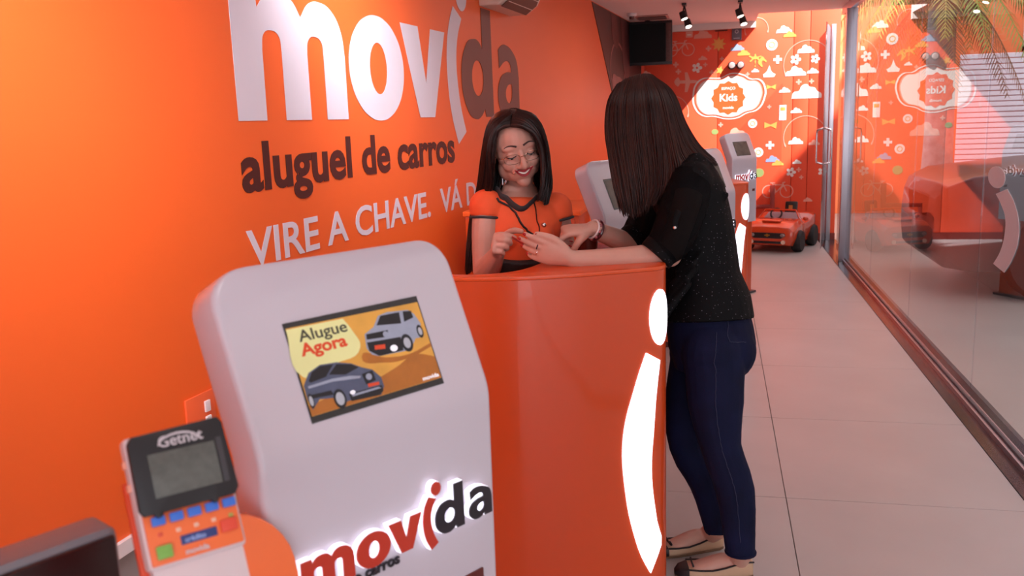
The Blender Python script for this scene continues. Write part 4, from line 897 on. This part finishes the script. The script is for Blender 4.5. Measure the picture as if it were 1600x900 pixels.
def hand(mb, M, sx, curl, spread, thumb, sc=1.0):
    S = M @ M4.Diagonal((sc, sc, sc, 1))
    X = M.to_3x3() @ V((1, 0, 0))
    mb.tube([S @ V(p) for p in ((0, -.03, 0), (0, 0, 0), (sx * .003, .03, 0), (0, .065, .001), (0, .090, .0))], [(.025 * sc, .019 * sc), (.0255 * sc, .018 * sc), (.034 * sc, .0165 * sc), (.0395 * sc, .0145 * sc), (.038 * sc, .011 * sc)], 16, side=X, smooth=2)
    ch = fingers(S, sx, curl, spread, thumb)
    for k, c in enumerate(ch):
        r = (.0098, .0100, .0096, .0087, .0112)[k] * sc
        if k < 4: mb.tube(c, [r * 1.0, r * 1.05, r * .97, r * .88, r * .72], 12, smooth=2)
        else: mb.tube(c, [r * 1.5, r * 1.15, r * 1.0, r * .78], 12, smooth=2)
    mb.ell(S @ V((sx * .02, .03, -.008)), (.017 * sc, .026 * sc, .013 * sc), M.to_3x3())
    return ch
def nails(ch, M, parent, m, which=range(5), sc=1.0):
    Z = M.to_3x3() @ V((0, 0, 1))
    for k in which:
        a, b = ch[k][-2], ch[k][-1]; t = (b - a).normalized(); n = (Z - t * Z.dot(t)).normalized()
        if k < 4:
            pass
        obj('fingernail', MB().ell(b - t * .002 + n * .0052 * sc, (.0048 * sc, .0075 * sc, .0022), M4((t.cross(n), t, n)).transposed().to_3x3()), m, parent, world=True)
def locks(name, parent, guides, n, mats, r=(.005, .009), thin=0, seed=1, jit=.006, seg=4):
    """hair: tapered locks interpolated across ordered guide lines"""
    g = random.Random(seed); mb = MB(); G = [cr([V(p) for p in q], [(1, 1)] * len(q), seg)[0] for q in guides]
    for i in range(n + thin):
        fine = i >= n; u = g.random() if fine else (i + g.random()) / n; u = u * (len(G) - 1); a = min(int(u), len(G) - 2); f = u - a
        off = V((g.uniform(-1, 1), g.uniform(-1, 1), g.uniform(-1, 1))) * jit * (1.5 if fine else 1); w0 = g.uniform(-1, 1) * jit; ph = g.uniform(0, 6.3); end = g.uniform(.80, 1.0) if g.random() < .4 else g.uniform(.93, 1.0)
        A_, B_ = G[a], G[a + 1]; L = min(len(A_), len(B_)); pts = []
        for k in range(L):
            q = k / (L - 1); kk = q * end * (L - 1); j = min(int(kk), L - 2); h = kk - j
            p = A_[j].lerp(A_[j + 1], h).lerp(B_[j].lerp(B_[j + 1], h), f)
            pts.append(p + off * (.25 + .9 * q) + V((math.sin(ph + 5 * q), math.cos(ph + 4 * q), 0)) * w0 * q * .7)
        R = .0011 if fine else g.uniform(*r)
        mb.cur = g.choices(range(len(mats)), (6, 3, .5 if len(mats) > 2 else 0)[:len(mats)])[0]
        rad = [(R * (.55 + .9 * math.sin(PI * min(1, .18 + .62 * k / (L - 1)))) * (1 if k < L - 4 else (L - k) / 6 + .1), R * .55 * (1 if k < L - 4 else (L - k) / 6 + .1)) for k in range(L)]
        mb.tube(pts, rad, 4 if fine else 6)
    return obj(name, mb, mats, parent, world=True, angle=180)

# ================================================================ the customer, standing at the counter
pa = thing('person', 'standing woman with long brown hair, black dotted blouse and blue jeans, leaning on the counter', 'person', (.04, 2.92, 0))
LA = V((0.339, -0.941, 0.129)).normalized()
B = MB()
HA = frame((-0.248, 3.043, 1.498), (-0.890, -0.121, -0.432), (-0.399, -0.002, 0.913))
head(B, HA)
B.tube([(-0.233, 3.035, 1.439), (-0.191, 3.035, 1.387), (-0.141, 3.038, 1.344)], [.050, .049, .062], 16)
B.tube([(-0.145, 3.040, 1.357), (-0.120, 3.039, 1.323), (-0.090, 3.020, 1.241), (-0.065, 3.002, 1.116), (-0.043, 2.987, 0.958), (-0.021, 2.968, 0.832), (-0.016, 2.948, 0.717)], [(.07, .05), (.125, .065), (.145, .095), (.130, .095), (.115, .082), (.145, .105), (.15, .10)], 20, side=LA, smooth=2)
# near (left) arm and hand
nsh, nel, nwr = (-0.075, 2.898, 1.294), (-0.142, 2.809, 1.075), (-0.432, 2.675, 1.081)
B.tube([nsh, (-0.101, 2.842, 1.197), nel], [.048, .043, .040], 14, smooth=3)
B.tube([nel, (-0.231, 2.777, 1.069), (-0.325, 2.730, 1.071), nwr], [.039, .041, .036, (.027, .023)], 14, smooth=3)
HN = frame(nwr, (-0.897, -0.252, 0.315), (0.158, -0.963, -0.204))
cN = hand(B, HN, 1, [(4, 10, 6), (10, 14, 8), (15, 20, 12), (20, 26, 16)], (3, 0, -3, -7), [(.55, .85, .05), (.12, 1, .02), (-.05, 1, -.05)], 1.02)
# far (right) arm and hand
fsh, fel, fwr = (-0.177, 3.152, 1.273), (-0.255, 3.072, 1.057), (-0.403, 2.929, 1.144)
B.tube([fsh, (-0.223, 3.119, 1.157), fel], [.047, .042, .039], 14, smooth=3)
B.tube([fel, (-0.325, 3.011, 1.096), fwr], [.038, .037, (.027, .022)], 14, smooth=3)
HF = frame(fwr, (-0.850, -0.331, -0.047), (-0.013, -0.346, 0.940))
cF = hand(B, HF, -1, [(30, 14, 8), (62, 62, 40), (66, 66, 40), (66, 66, 40)], (4, 0, 0, 0), [(.55, .75, -.45), (.15, .62, -.95), (.0, .5, -1.0)], 1.0)
# legs and feet
nleg = [(-0.003, 2.859, 0.731), (0.002, 2.824, 0.592), (0.021, 2.791, 0.455), (0.066, 2.785, 0.313), (0.084, 2.767, 0.142)]
fleg = [(-0.055, 3.026, 0.684), (-0.083, 2.991, 0.535), (-0.091, 2.962, 0.392), (-0.026, 2.953, 0.265), (0.012, 2.941, 0.103)]
for lg in (nleg, fleg): B.tube(lg, [.084, .076, .052, .050, .033], 16, smooth=3)
def foot(mb, an, heel, toe):
    h, t = V(heel), V(toe); d = (t - h).normalized(); s = d.cross(UZ)
    mb.tube([V(an), h + d * .035 + UZ * .055], [.033, .036], 12)
    mb.tube([h + d * .03 + UZ * .034, h + d * .09 + UZ * .042, h + d * .14 + UZ * .032, h + d * .19 + UZ * .022, h + d * .225 + UZ * .02], [(.030, .030), (.031, .034), (.036, .026), (.036, .018), (.026, .013)], 14, side=s, smooth=2)
nH, nT, fH, fT = (.118, 2.845, 0), (-.125, 2.80, 0), (.02, 3.03, 0), (-.205, 2.925, 0)
foot(B, nleg[-1], nH, nT); foot(B, fleg[-1], fH, fT)
B.xf(M4.Translation(pa.location).inverted())
body_a = link('body', remeshed(B, 'body', .0035, 7), SKIN_A, pa)
# face
face_parts(body_a, HA, pa, False, LIPS_N)
nails(cN, HN, pa, NAIL); nails(cF, HF, pa, NAIL)
# hair
locks('hair', pa, [
    [(-0.319, 3.068, 1.605), (-0.354, 3.103, 1.556), (-0.360, 3.092, 1.456), (-0.343, 3.068, 1.360), (-0.319, 3.032, 1.254), (-0.300, 3.001, 1.180)],
    [(-0.319, 3.026, 1.606), (-0.342, 2.979, 1.550), (-0.346, 2.951, 1.464), (-0.330, 2.926, 1.366), (-0.309, 2.911, 1.264), (-0.290, 2.901, 1.190)],
    [(-0.289, 3.026, 1.623), (-0.311, 2.949, 1.549), (-0.309, 2.920, 1.448), (-0.292, 2.899, 1.343), (-0.275, 2.885, 1.249), (-0.263, 2.875, 1.181)],
    [(-0.259, 3.035, 1.632), (-0.262, 2.948, 1.557), (-0.256, 2.918, 1.446), (-0.243, 2.894, 1.342), (-0.230, 2.876, 1.256), (-0.228, 2.854, 1.195)],
    [(-0.235, 3.051, 1.636), (-0.206, 2.966, 1.565), (-0.189, 2.938, 1.454), (-0.179, 2.908, 1.364), (-0.177, 2.873, 1.285), (-0.192, 2.848, 1.231)],
    [(-0.223, 3.064, 1.634), (-0.175, 2.990, 1.568), (-0.149, 2.954, 1.462), (-0.128, 2.923, 1.378), (-0.115, 2.897, 1.339), (-0.121, 2.867, 1.297)],
    [(-0.214, 3.076, 1.632), (-0.151, 3.027, 1.572), (-0.116, 2.986, 1.477), (-0.081, 2.960, 1.408), (-0.041, 2.946, 1.367), (-0.007, 2.954, 1.341)],
    [(-0.216, 3.107, 1.631), (-0.148, 3.101, 1.574), (-0.108, 3.081, 1.472), (-0.063, 3.066, 1.396), (-0.030, 3.057, 1.362), (-0.003, 3.048, 1.338)],
    [(-0.238, 3.113, 1.636), (-0.169, 3.169, 1.572), (-0.130, 3.159, 1.470), (-0.086, 3.144, 1.393), (-0.052, 3.145, 1.358), (-0.030, 3.136, 1.341)]], 620, HAIR_A, (.0030, .0058), 260, 3, .007)
cap = MB().ell((0, -.022, .034), (.076, .092, .084)); cap.xf(HA); obj('hair_cap', cap, HAIR_A[0], pa, world=True)
# jeans
JEANS = mat('denim_blue', '0A1030', 0.8, spec=.2, var=0.4, scale=9, bump=0.12, bscale=260); SEAM = mat('jeans_seam', '1A2040', 0.7)
J = MB()
J.tube([(-0.026, 2.974, 0.866), (-0.021, 2.965, 0.811), (-0.012, 2.955, 0.749), (-0.011, 2.939, 0.665)], [(.150, .128), (.160, .138), (.165, .140), (.14, .115)], 24, side=LA, smooth=2, round_caps=False)
J.tube(nleg[:4] + [(0.084, 2.761, 0.110)], [.098, .089, .064, .062, .046], 20, smooth=3, round_caps=False)
J.tube(fleg[:4] + [(0.012, 2.941, 0.098)], [.096, .086, .062, .058, .042], 20, smooth=3, round_caps=False)
for q in ((-0.008, 2.861, 0.747), (-0.055, 3.030, 0.701)): J.ell(q, (.100, .102, .11))
J.ell((0.045, 2.895, 0.748), (.085, .085, .095)); J.ell((0.038, 3.032, 0.712), (.085, .085, .095))
J.xf(M4.Translation(pa.location).inverted())
jeans = link('jeans', remeshed(J, 'jeans', .005, 5), JEANS, pa)
jm = jeans.data; jt = BVHTree.FromPolygons([v.co.copy() for v in jm.vertices], [tuple(p.vertices) for p in jm.polygons])
def drape(pts, d=.0015):
    o = []
    for p in pts:
        q = jt.find_nearest(V(p) - pa.location); o.append(q[0] + q[1] * d + pa.location)
    return o
def seam(pts, r=.0013, name='seam'): 
    P2 = cr([V(p) for p in pts], [(1, 1)] * len(pts), 16)[0]; return obj(name, MB().tube(drape(P2), r, 6), SEAM, jeans, world=True)
seam([(0.011, 2.755, 0.881), (0.008, 2.703, 0.773), (0.005, 2.677, 0.640), (0.022, 2.675, 0.498), (0.065, 2.679, 0.358), (0.083, 2.669, 0.174)])
seam([(0.061, 2.785, 0.919), (0.069, 2.767, 0.869), (0.073, 2.760, 0.828), (0.113, 2.816, 0.803)]); seam([(0.061, 2.785, 0.919), (0.092, 2.811, 0.910), (0.122, 2.887, 0.886)])
for y, c, r in ((858, (1157, 2.88), .048), (822, (1121, 3.07), .044)):
    pass
for lg, y0, r in (((0.084, 2.763, 0.118), 0, .0465), ((0.012, 2.942, 0.107), 0, .0425)):
    obj('hem', MB().tube([V(lg) + V((r * math.cos(2 * PI * k / 20), r * math.sin(2 * PI * k / 20), 0)) for k in range(21)], .0045, 6), JEANS, jeans, world=True)
# blouse
def blouse_mat():
    m = mat('black_dotted_blouse', '08080B', 0.7, var=0.15, bump=0.15, bscale=160, spec=.15); nt = m.node_tree; b = nt.nodes['Principled BSDF']
    tc = nt.nodes.new('ShaderNodeTexCoord'); vo = nt.nodes.new('ShaderNodeTexVoronoi'); vo.inputs['Scale'].default_value = 95
    nt.links.new(tc.outputs['Object'], vo.inputs['Vector'])
    lt = nt.nodes.new('ShaderNodeMath'); lt.operation = 'LESS_THAN'; lt.inputs[1].default_value = .13; nt.links.new(vo.outputs['Distance'], lt.inputs[0])
    mx = nt.nodes.new('ShaderNodeMix'); mx.data_type = 'RGBA'; mx.inputs['A'].default_value = lin('08080B'); mx.inputs['B'].default_value = lin('6A6470')
    nt.links.new(lt.outputs[0], mx.inputs['Factor']); nt.links.new(mx.outputs['Result'], b.inputs['Base Color']); return m
BL = blouse_mat(); SHEER = mat('sheer_black_sleeve', '070508', 0.8, spec=.12, var=0.15, bump=0.1, bscale=200, alpha=0.92)
S = MB()
S.tube([(-0.145, 3.039, 1.355), (-0.118, 3.040, 1.327), (-0.090, 3.021, 1.245), (-0.065, 3.003, 1.122), (-0.047, 2.990, 0.979), (-0.030, 2.978, 0.895), (-0.025, 2.968, 0.834)], [(.085, .060), (.150, .078), (.168, .110), (.155, .117), (.148, .122), (.166, .140), (.174, .146)], 28, side=LA, smooth=3, round_caps=False)
for sh in (nsh, fsh): S.ell(sh, (.066, .066, .066))
S.ell((-0.125, 2.946, 1.221), (.07, .06, .06)); S.ell((-0.141, 3.044, 1.212), (.07, .06, .06))
for k in range(7):  # soft folds
    a = (-0.003, 2.907, 1.199); b = (-0.115, 2.809, 0.928); q = k / 6
    S.tube([V(a).lerp(V(b), q) + V((.03, .01, .05)), V(a).lerp(V(b), q) + V((-.05, .005, -.05))], [.012, .02], 8)
S.xf(M4.Translation(pa.location).inverted())
link('blouse', remeshed(S, 'blouse', .005, 6), BL, pa)
def sleeve(pts, rad, cuff):
    s = MB().tube([V(p) for p in pts], rad, 20, smooth=3, round_caps=False); s.xf(M4.Translation(pa.location).inverted())
    o = link('sleeve', remeshed(s, 'sleeve', .005, 4), SHEER, pa); a, b = V(pts[-2]), V(pts[-1]); t = (b - a).normalized()
    obj('cuff', MB().tube([b - t * .022, b + t * .012], [rad[-1] + .003, rad[-1] + .002], 24, round_caps=False), BL, o, .004, world=True)
    return o
s1 = sleeve([(-0.075, 2.911, 1.309), (-0.101, 2.846, 1.217), (-0.135, 2.810, 1.127), (-0.177, 2.792, 1.081)], [.066, .075, .070, .056], 0)
s2 = sleeve([(-0.176, 3.134, 1.288), (-0.214, 3.117, 1.191), (-0.256, 3.083, 1.113), (-0.284, 3.050, 1.087)], [.062, .068, .060, .050], 0)
obj('cuff_button', MB().ell((-0.123, 2.737, 1.168), .006), CHROME, s1, world=True)
obj('roll_tab', MB().tube([(-0.113, 2.754, 1.216), (-0.122, 2.740, 1.189), (-0.123, 2.739, 1.164)], [(.009, .003)] * 3, 8, side=(0.975, 0.219, -0.033)), BL, s1, world=True)
# bracelets, rings
def ring_at(name, c, ax, r, t, m, parent):
    c, ax = V(c), V(ax).normalized(); x = ax.orthogonal().normalized(); y = ax.cross(x)
    return obj(name, MB().tube([c + x * r * math.cos(2 * PI * k / 20) + y * r * math.sin(2 * PI * k / 20) for k in range(21)], t, 8), m, parent, world=True)
ax = V(fwr) - V(fel)
ring_at('bracelet', V(fwr).lerp(V(fel), .03), ax, .031, .0035, mat('bracelet_pearl', 'E8DCDC', .2, coat=.5), pa)
br = ring_at('bracelet', V(fwr).lerp(V(fel), .10), ax, .032, .006, mat('bracelet_dark', '4A1420', .3, coat=.5), pa)
for k in range(9): obj('bead', MB().ell(V(fwr).lerp(V(fel), .06) + ax.orthogonal().normalized() * .032 * math.cos(k * .7) + ax.cross(ax.orthogonal()).normalized() * .032 * math.sin(k * .7), .006), mat('bead_rose', 'A85A60', .2, coat=.5), br, world=True)
for k, m in ((1, mat('ring_dark', '2A1A2A', .2, metal=.6)), (2, CHROME)):
    a, b = cN[k][1], cN[k][2]; ring_at('ring', a.lerp(b, .55), b - a, .0098, .0018, m, pa)
# shoes
BEI = mat('shoe_beige', 'C2A184', 0.6, bump=0.1, bscale=200); SHD = mat('shoe_dark', '20161A', 0.5); SOLE = mat('shoe_sole', '7A5E48', 0.7)
def shoe(heel, toe):
    h, t = V(heel), V(toe); d = (t - h).normalized(); s = d.cross(UZ); rows = [(-.006, .022, .050), (.012, .031, .054), (.05, .035, .048), (.09, .037, .036), (.13, .041, .030), (.17, .044, .032), (.205, .040, .034), (.235, .028, .028), (.248, .012, .018)]
    ring = lambda y, w_, z0, z1: [h + d * y + s * (w_ * math.cos(a)) + UZ * (z0 + (z1 - z0) * (.5 + .5 * math.sin(a))) for a in [2 * PI * k / 16 for k in range(16)]]
    box = lambda y, w_, z0, z1: [h + d * y + s * x * w_ + UZ * z for x, z in ((-.9, z0), (.9, z0), (1, z0 + .008), (1, z1 * .6), (.9, z1), (.5, z1 + .003), (-.5, z1 + .003), (-.9, z1), (-1, z1 * .6), (-1, z0 + .008))]
    o = obj('shoe', MB().loft([box(*r[:2], .006, r[2]) for r in rows[:7]]), BEI, pa, .003, 2, world=True)
    obj('toe_cap', MB().loft([box(r[0], r[1] * 1.02, .006, r[2] * 1.03) for r in rows[6:]]), SHD, o, .003, 2, world=True)
    obj('sole', MB().loft([box(r[0] + .0, r[1] * 1.03, .0, .007) for r in rows]), SOLE, o, world=True)
    for q in (-1, 1): obj('trim', MB().tube([h + d * r[0] + s * q * r[1] * .93 + UZ * (r[2] + .002) for r in rows[:7]], .0032, 6), SHD, o, world=True)
    c = h + d * .19 + UZ * .040
    for q in (-1, 1): obj('bow', MB().tube([c, c + s * q * .018 + UZ * .012 + d * .004, c + s * q * .026 + UZ * .004, c + s * q * .016 - UZ * .001, c], .0028, 6, smooth=3), SHD, o, world=True)
    return o
shoe(nH, nT); shoe(fH, fT)

# ================================================================ the attendant, behind the counter
pb = thing('person', 'smiling woman with glasses, long black hair and orange uniform dress, behind the counter', 'person', (-.78, 3.2, 0))
LB = V((-0.784, -0.600, 0.106)).normalized()
B = MB()
HB = frame((-0.669, 2.992, 1.412), (0.456, -0.872, -0.198), (-0.136, -0.159, 0.975))
HB = HB @ M4.Diagonal((1.06, 1.02, 1.03, 1)); head(B, HB, True)
B.tube([(-0.654, 3.024, 1.343), (-0.664, 3.042, 1.290), (-0.668, 3.054, 1.245)], [.046, .046, .058], 16)
bt = [(-0.666, 3.046, 1.254), (-0.666, 3.039, 1.219), (-0.663, 3.026, 1.149), (-0.669, 3.048, 1.052), (-0.683, 3.078, 0.949), (-0.697, 3.097, 0.792), (-0.700, 3.090, 0.650)]
B.tube(bt, [(.07, .05), (.125, .065), (.135, .088), (.112, .082), (.105, .08), (.14, .105), (.15, .11)], 20, side=LB, smooth=2)
bs, be, bw = (-0.758, 2.935, 1.222), (-0.765, 2.902, 1.004), (-0.679, 2.751, 1.092)
B.tube([bs, (-0.761, 2.904, 1.121), be], [.047, .044, .040], 14, smooth=3)
B.tube([be, (-0.725, 2.834, 1.037), bw], [.040, .039, (.027, .023)], 14, smooth=3)
HW = frame(bw, (0.106, -0.857, 0.468), (-0.954, -0.075, 0.108))
cB = hand(B, HW, -1, [(62, 48, 20), (70, 70, 45), (76, 80, 50), (80, 84, 50)], (0, 0, 0, 0), [(.7, .5, -.5), (.25, .6, -.75), (-.15, .35, -.9)], .95)
ls, le, lw = (-0.550, 3.093, 1.195), (-0.512, 3.087, 1.010), (-0.512, 2.909, 1.064)
B.tube([ls, (-0.531, 3.100, 1.099), le], [.046, .042, .038], 14, smooth=3); B.tube([le, lw], [.038, (.026, .022)], 14)
HL = frame(lw, (-0.167, -0.778, 0.502), (0.122, 0.480, 0.725))
cL = hand(B, HL, 1, [(25, 30, 15), (35, 40, 20), (40, 45, 25), (45, 45, 25)], (2, 0, 0, -3), [(.7, .7, -.2), (.4, .9, -.2), (.2, .9, -.2)], .95)
for s_ in (-1, 1):
    hp = V(bt[-1]) + LB * s_ * .08; kn = V((hp.x - .02, hp.y + .02, .42)); an = V((hp.x - .0, hp.y + .06, .07))
    B.tube([hp, kn, an], [.075, .05, .033], 14, smooth=4); foot(B, an, (an.x - .02, an.y + .05, 0), (an.x + .07, an.y - .17, 0))
B.xf(M4.Translation(pb.location).inverted())
_me = remeshed(B, 'body', .003, 5); soften(_me, M4.Translation(-pb.location) @ HB, 12); body_b = link('body', _me, SKIN_B, pb)
on = face_parts(body_b, HB, pb, True, LIPS)
# glasses
GM = mat('glasses_metal', 'B89A8A', .25, metal=.9); GL = glass_mat('spectacle_lens', (.97, .97, .97, 1), 1.3, .25)
gl = None
hb = lambda x, y, z: HB @ V((x, y, z))
for s_ in (-1, 1):
    pts = [hb(s_ * .033 + .0245 * math.copysign(abs(math.cos(a)) ** .7, math.cos(a)), .104 - .012 * (abs(s_ * .033 + .0245 * math.cos(a)) / .05) ** 2, -.010 + .0155 * math.copysign(abs(math.sin(a)) ** .8, math.sin(a))) for a in [2 * PI * k / 28 for k in range(29)]]
    g_ = obj('glasses', MB().tube(pts, .0011, 6), GM, pb, world=True); gl = gl or g_
    obj('lens', MB().add(pts[:-1], [tuple(range(28))]), GL, g_, world=True, smooth=False)
    obj('temple', MB().tube([hb(s_ * .058, .090, -.004), hb(s_ * .074, .07, -.002), hb(s_ * .080, .0, .0)], .0014, 6), GM, g_, world=True)
obj('nose_bridge', MB().tube([hb(-.010, .103, -.006), hb(0, .108, -.003), hb(.010, .103, -.006)], .0012, 6), GM, gl, world=True)
ear = V((-0.697, 2.925, 1.314)); obj('earring', MB().tube([ear, ear - UZ * .02], [.002, .0035], 8), mat('earring_silver', '9A9A9E', .25, metal=.8), pb, world=True)
# hair
locks('hair', pb, [
    [(-0.661, 2.898, 1.485), (-0.684, 2.884, 1.480), (-0.712, 2.881, 1.456), (-0.727, 2.882, 1.399), (-0.739, 2.908, 1.303), (-0.776, 2.958, 1.202), (-0.802, 2.959, 1.074)],
    [(-0.662, 2.925, 1.518), (-0.682, 2.891, 1.500), (-0.712, 2.876, 1.462), (-0.728, 2.876, 1.399), (-0.735, 2.909, 1.303), (-0.776, 2.958, 1.202), (-0.802, 2.959, 1.074), (-0.817, 2.953, 1.004)][:7],
    [(-0.660, 2.936, 1.522), (-0.697, 2.894, 1.482), (-0.715, 2.886, 1.406), (-0.732, 2.915, 1.309), (-0.774, 2.959, 1.202), (-0.802, 2.959, 1.074), (-0.817, 2.951, 0.995)],
    [(-0.667, 2.952, 1.528), (-0.722, 2.921, 1.489), (-0.745, 2.921, 1.406), (-0.770, 2.946, 1.294), (-0.807, 2.979, 1.183), (-0.829, 2.971, 1.059), (-0.840, 2.964, 0.984)],
    [(-0.674, 2.983, 1.535), (-0.741, 2.971, 1.499), (-0.766, 2.968, 1.405), (-0.793, 2.991, 1.287), (-0.826, 2.993, 1.172), (-0.843, 2.987, 1.052), (-0.849, 2.982, 0.978)],
    [(-0.686, 3.054, 1.540), (-0.748, 3.076, 1.514), (-0.788, 3.077, 1.403), (-0.800, 3.062, 1.282), (-0.814, 3.037, 1.172), (-0.826, 3.012, 1.051), (-0.835, 2.998, 0.991)],
    [(-0.677, 3.066, 1.540), (-0.679, 3.124, 1.516), (-0.707, 3.127, 1.399), (-0.741, 3.106, 1.277), (-0.778, 3.076, 1.167), (-0.810, 3.036, 1.047), (-0.829, 3.011, 0.994)]], 430, HAIR_B, (.0028, .0052), 180, 5, .006)
locks('hair', pb, [
    [(-0.657, 2.899, 1.485), (-0.618, 2.896, 1.480), (-0.579, 2.910, 1.452), (-0.563, 2.929, 1.393), (-0.562, 2.942, 1.297), (-0.574, 2.938, 1.236)],
    [(-0.654, 2.927, 1.518), (-0.605, 2.906, 1.500), (-0.572, 2.918, 1.457), (-0.560, 2.933, 1.382), (-0.561, 2.937, 1.298), (-0.578, 2.938, 1.240)],
    [(-0.652, 2.938, 1.522), (-0.593, 2.920, 1.491), (-0.567, 2.940, 1.430), (-0.557, 2.950, 1.358), (-0.559, 2.947, 1.290), (-0.578, 2.937, 1.236)],
    [(-0.651, 2.955, 1.528), (-0.587, 2.953, 1.495), (-0.559, 2.967, 1.425), (-0.552, 2.964, 1.344), (-0.553, 2.962, 1.281), (-0.567, 2.959, 1.226)],
    [(-0.655, 2.987, 1.534), (-0.590, 3.005, 1.499), (-0.564, 3.017, 1.419), (-0.553, 3.003, 1.329), (-0.552, 2.992, 1.270), (-0.562, 2.980, 1.219)],
    [(-0.673, 3.057, 1.540), (-0.617, 3.106, 1.510), (-0.589, 3.116, 1.421), (-0.576, 3.091, 1.324), (-0.567, 3.059, 1.256), (-0.572, 3.028, 1.210)],
    [(-0.677, 3.066, 1.540), (-0.668, 3.126, 1.516), (-0.656, 3.128, 1.398), (-0.633, 3.114, 1.297), (-0.599, 3.080, 1.243), (-0.582, 3.047, 1.213)]], 330, HAIR_B, (.0026, .0048), 150, 6, .005)
cap = MB().ell((0, -.020, .046), (.075, .094, .078)); cap.xf(HB); obj('hair_cap', cap, HAIR_B[0], pb, world=True)
# uniform
UNI = mat('uniform_orange', 'EE5A2C', 0.75, var=0.05, scale=20, bump=0.08, bscale=240); TRIM = mat('uniform_charcoal', '3A3538', 0.8, bump=0.1, bscale=300); SKIRT = mat('skirt_black', '1E1517', 0.7, var=0.2, bump=0.1)
S = MB()
S.tube([(-0.666, 3.043, 1.241), (-0.666, 3.039, 1.219), (-0.661, 3.017, 1.150), (-0.667, 3.037, 1.045)], [(.085, .064), (.142, .082), (.156, .105), (.132, .102)], 26, side=LB, smooth=3, round_caps=False)
for s_ in (bs, ls): S.ell(s_, (.060, .060, .058))
for p in ((-0.695, 2.936, 1.125), (-0.599, 2.982, 1.115)): S.ell(p, (.06, .055, .06))
S.tube([bs, V(bs).lerp(V(be), .16)], [.058, .056], 18, round_caps=False); S.tube([ls, V(ls).lerp(V(le), .2)], [.058, .056], 18, round_caps=False)
S.xf(M4.Translation(pb.location).inverted())
top = link('uniform_top', remeshed(S, 'uniform_top', .005, 16), UNI, pb)
S = MB().tube([(-0.658, 3.024, 1.074), (-0.681, 3.068, 0.950), (-0.697, 3.097, 0.792), (-0.701, 3.082, 0.555)], [(.146, .118), (.140, .112), (.165, .13), (.16, .125)], 24, side=LB, smooth=3, round_caps=False)
S.xf(M4.Translation(pb.location).inverted()); link('skirt', remeshed(S, 'skirt', .006, 4), SKIRT, pb)
# sleeve edge, collar, lanyard
ring_at('sleeve_trim', V(bs).lerp(V(be), .18), V(be) - V(bs), .054, .0045, TRIM, top); ring_at('sleeve_trim', V(ls).lerp(V(le), .22), V(le) - V(ls), .054, .0045, TRIM, top)
ut = BVHTree.FromPolygons([v.co.copy() for v in top.data.vertices], [tuple(p.vertices) for p in top.data.polygons])
def lay(pts, d=.003):
    o = []
    for p in pts:
        q = ut.find_nearest(V(p) - pb.location); o.append(q[0] + q[1] * d + pb.location)
    return o
obj('collar', MB().tube(lay(cr([V(p) for p in ((-0.723, 2.965, 1.283), (-0.697, 2.927, 1.269), (-0.661, 2.899, 1.245), (-0.624, 2.904, 1.223), (-0.597, 2.944, 1.240), (-0.588, 2.992, 1.262))], [(1, 1)] * 6, 5)[0], .004), [(.017, .005)] * 26, 10), TRIM, top, world=True)
if 0: obj('collar', MB().tube([(-0.711, 2.961, 1.301), (-0.691, 2.940, 1.276), (-0.657, 2.943, 1.254), (-0.622, 2.962, 1.252), (-0.603, 3.002, 1.274)], [(.02, .010)] * 5, 10, smooth=4, side=(0, 0, 1)), TRIM, top, world=True)
LAN = mat('lanyard_black', '1A1012', 0.6)
for q in (((-0.677, 2.880, 1.272), (-0.644, 2.877, 1.220), (-0.611, 2.875, 1.167), (-0.581, 2.872, 1.116)), ((-0.568, 2.934, 1.262), (-0.567, 2.925, 1.214), (-0.569, 2.915, 1.162), (-0.573, 2.894, 1.113))):
    obj('lanyard', MB().tube(lay(cr([V(p) for p in q], [(1, 1)] * 4, 6)[0], .004), [(.0038, .0014)] * 19, 8), LAN, pb, world=True)
bd = lay([(-0.571, 2.874, 1.116)], .012)[0]
bg = obj('badge', MB().obox(bd - UZ * .014, V((0.871, 0.448, -0.077)) * .016, UZ * .019, V((0.454, -0.855, 0.165)) * .003), mat('badge_dark', '3A2A2C', .3, coat=.5), pb, .002, world=True)
obj('clip', MB().obox(bd + UZ * .010, V((0.871, 0.448, -0.077)) * .005, UZ * .006, V((0.454, -0.855, 0.165)) * .004), CHROME, bg, .001, world=True)
obj('brooch', MB().ell(lay([(-0.542, 2.925, 1.182)], .002)[0], .009), CHROME, top, world=True)
nails(cB, HW, pb, mat('nail_natural', 'D8A090', .3, coat=.3), (0, 4), .95)
# the card that changes hands, a pen
card = obj('bank_card', MB().obox((-0.583, 2.616, 1.147), V((0.846, -0.008, -0.520)).normalized() * .021, V((0.233, -0.884, 0.393)).normalized() * .013, V((0.456, 0.459, 0.762)).normalized() * .0006), mat('card_red', 'C8321E', .3, coat=.4, var=.1))
tag(card, 'red card held between the two women\'s hands', 'card')
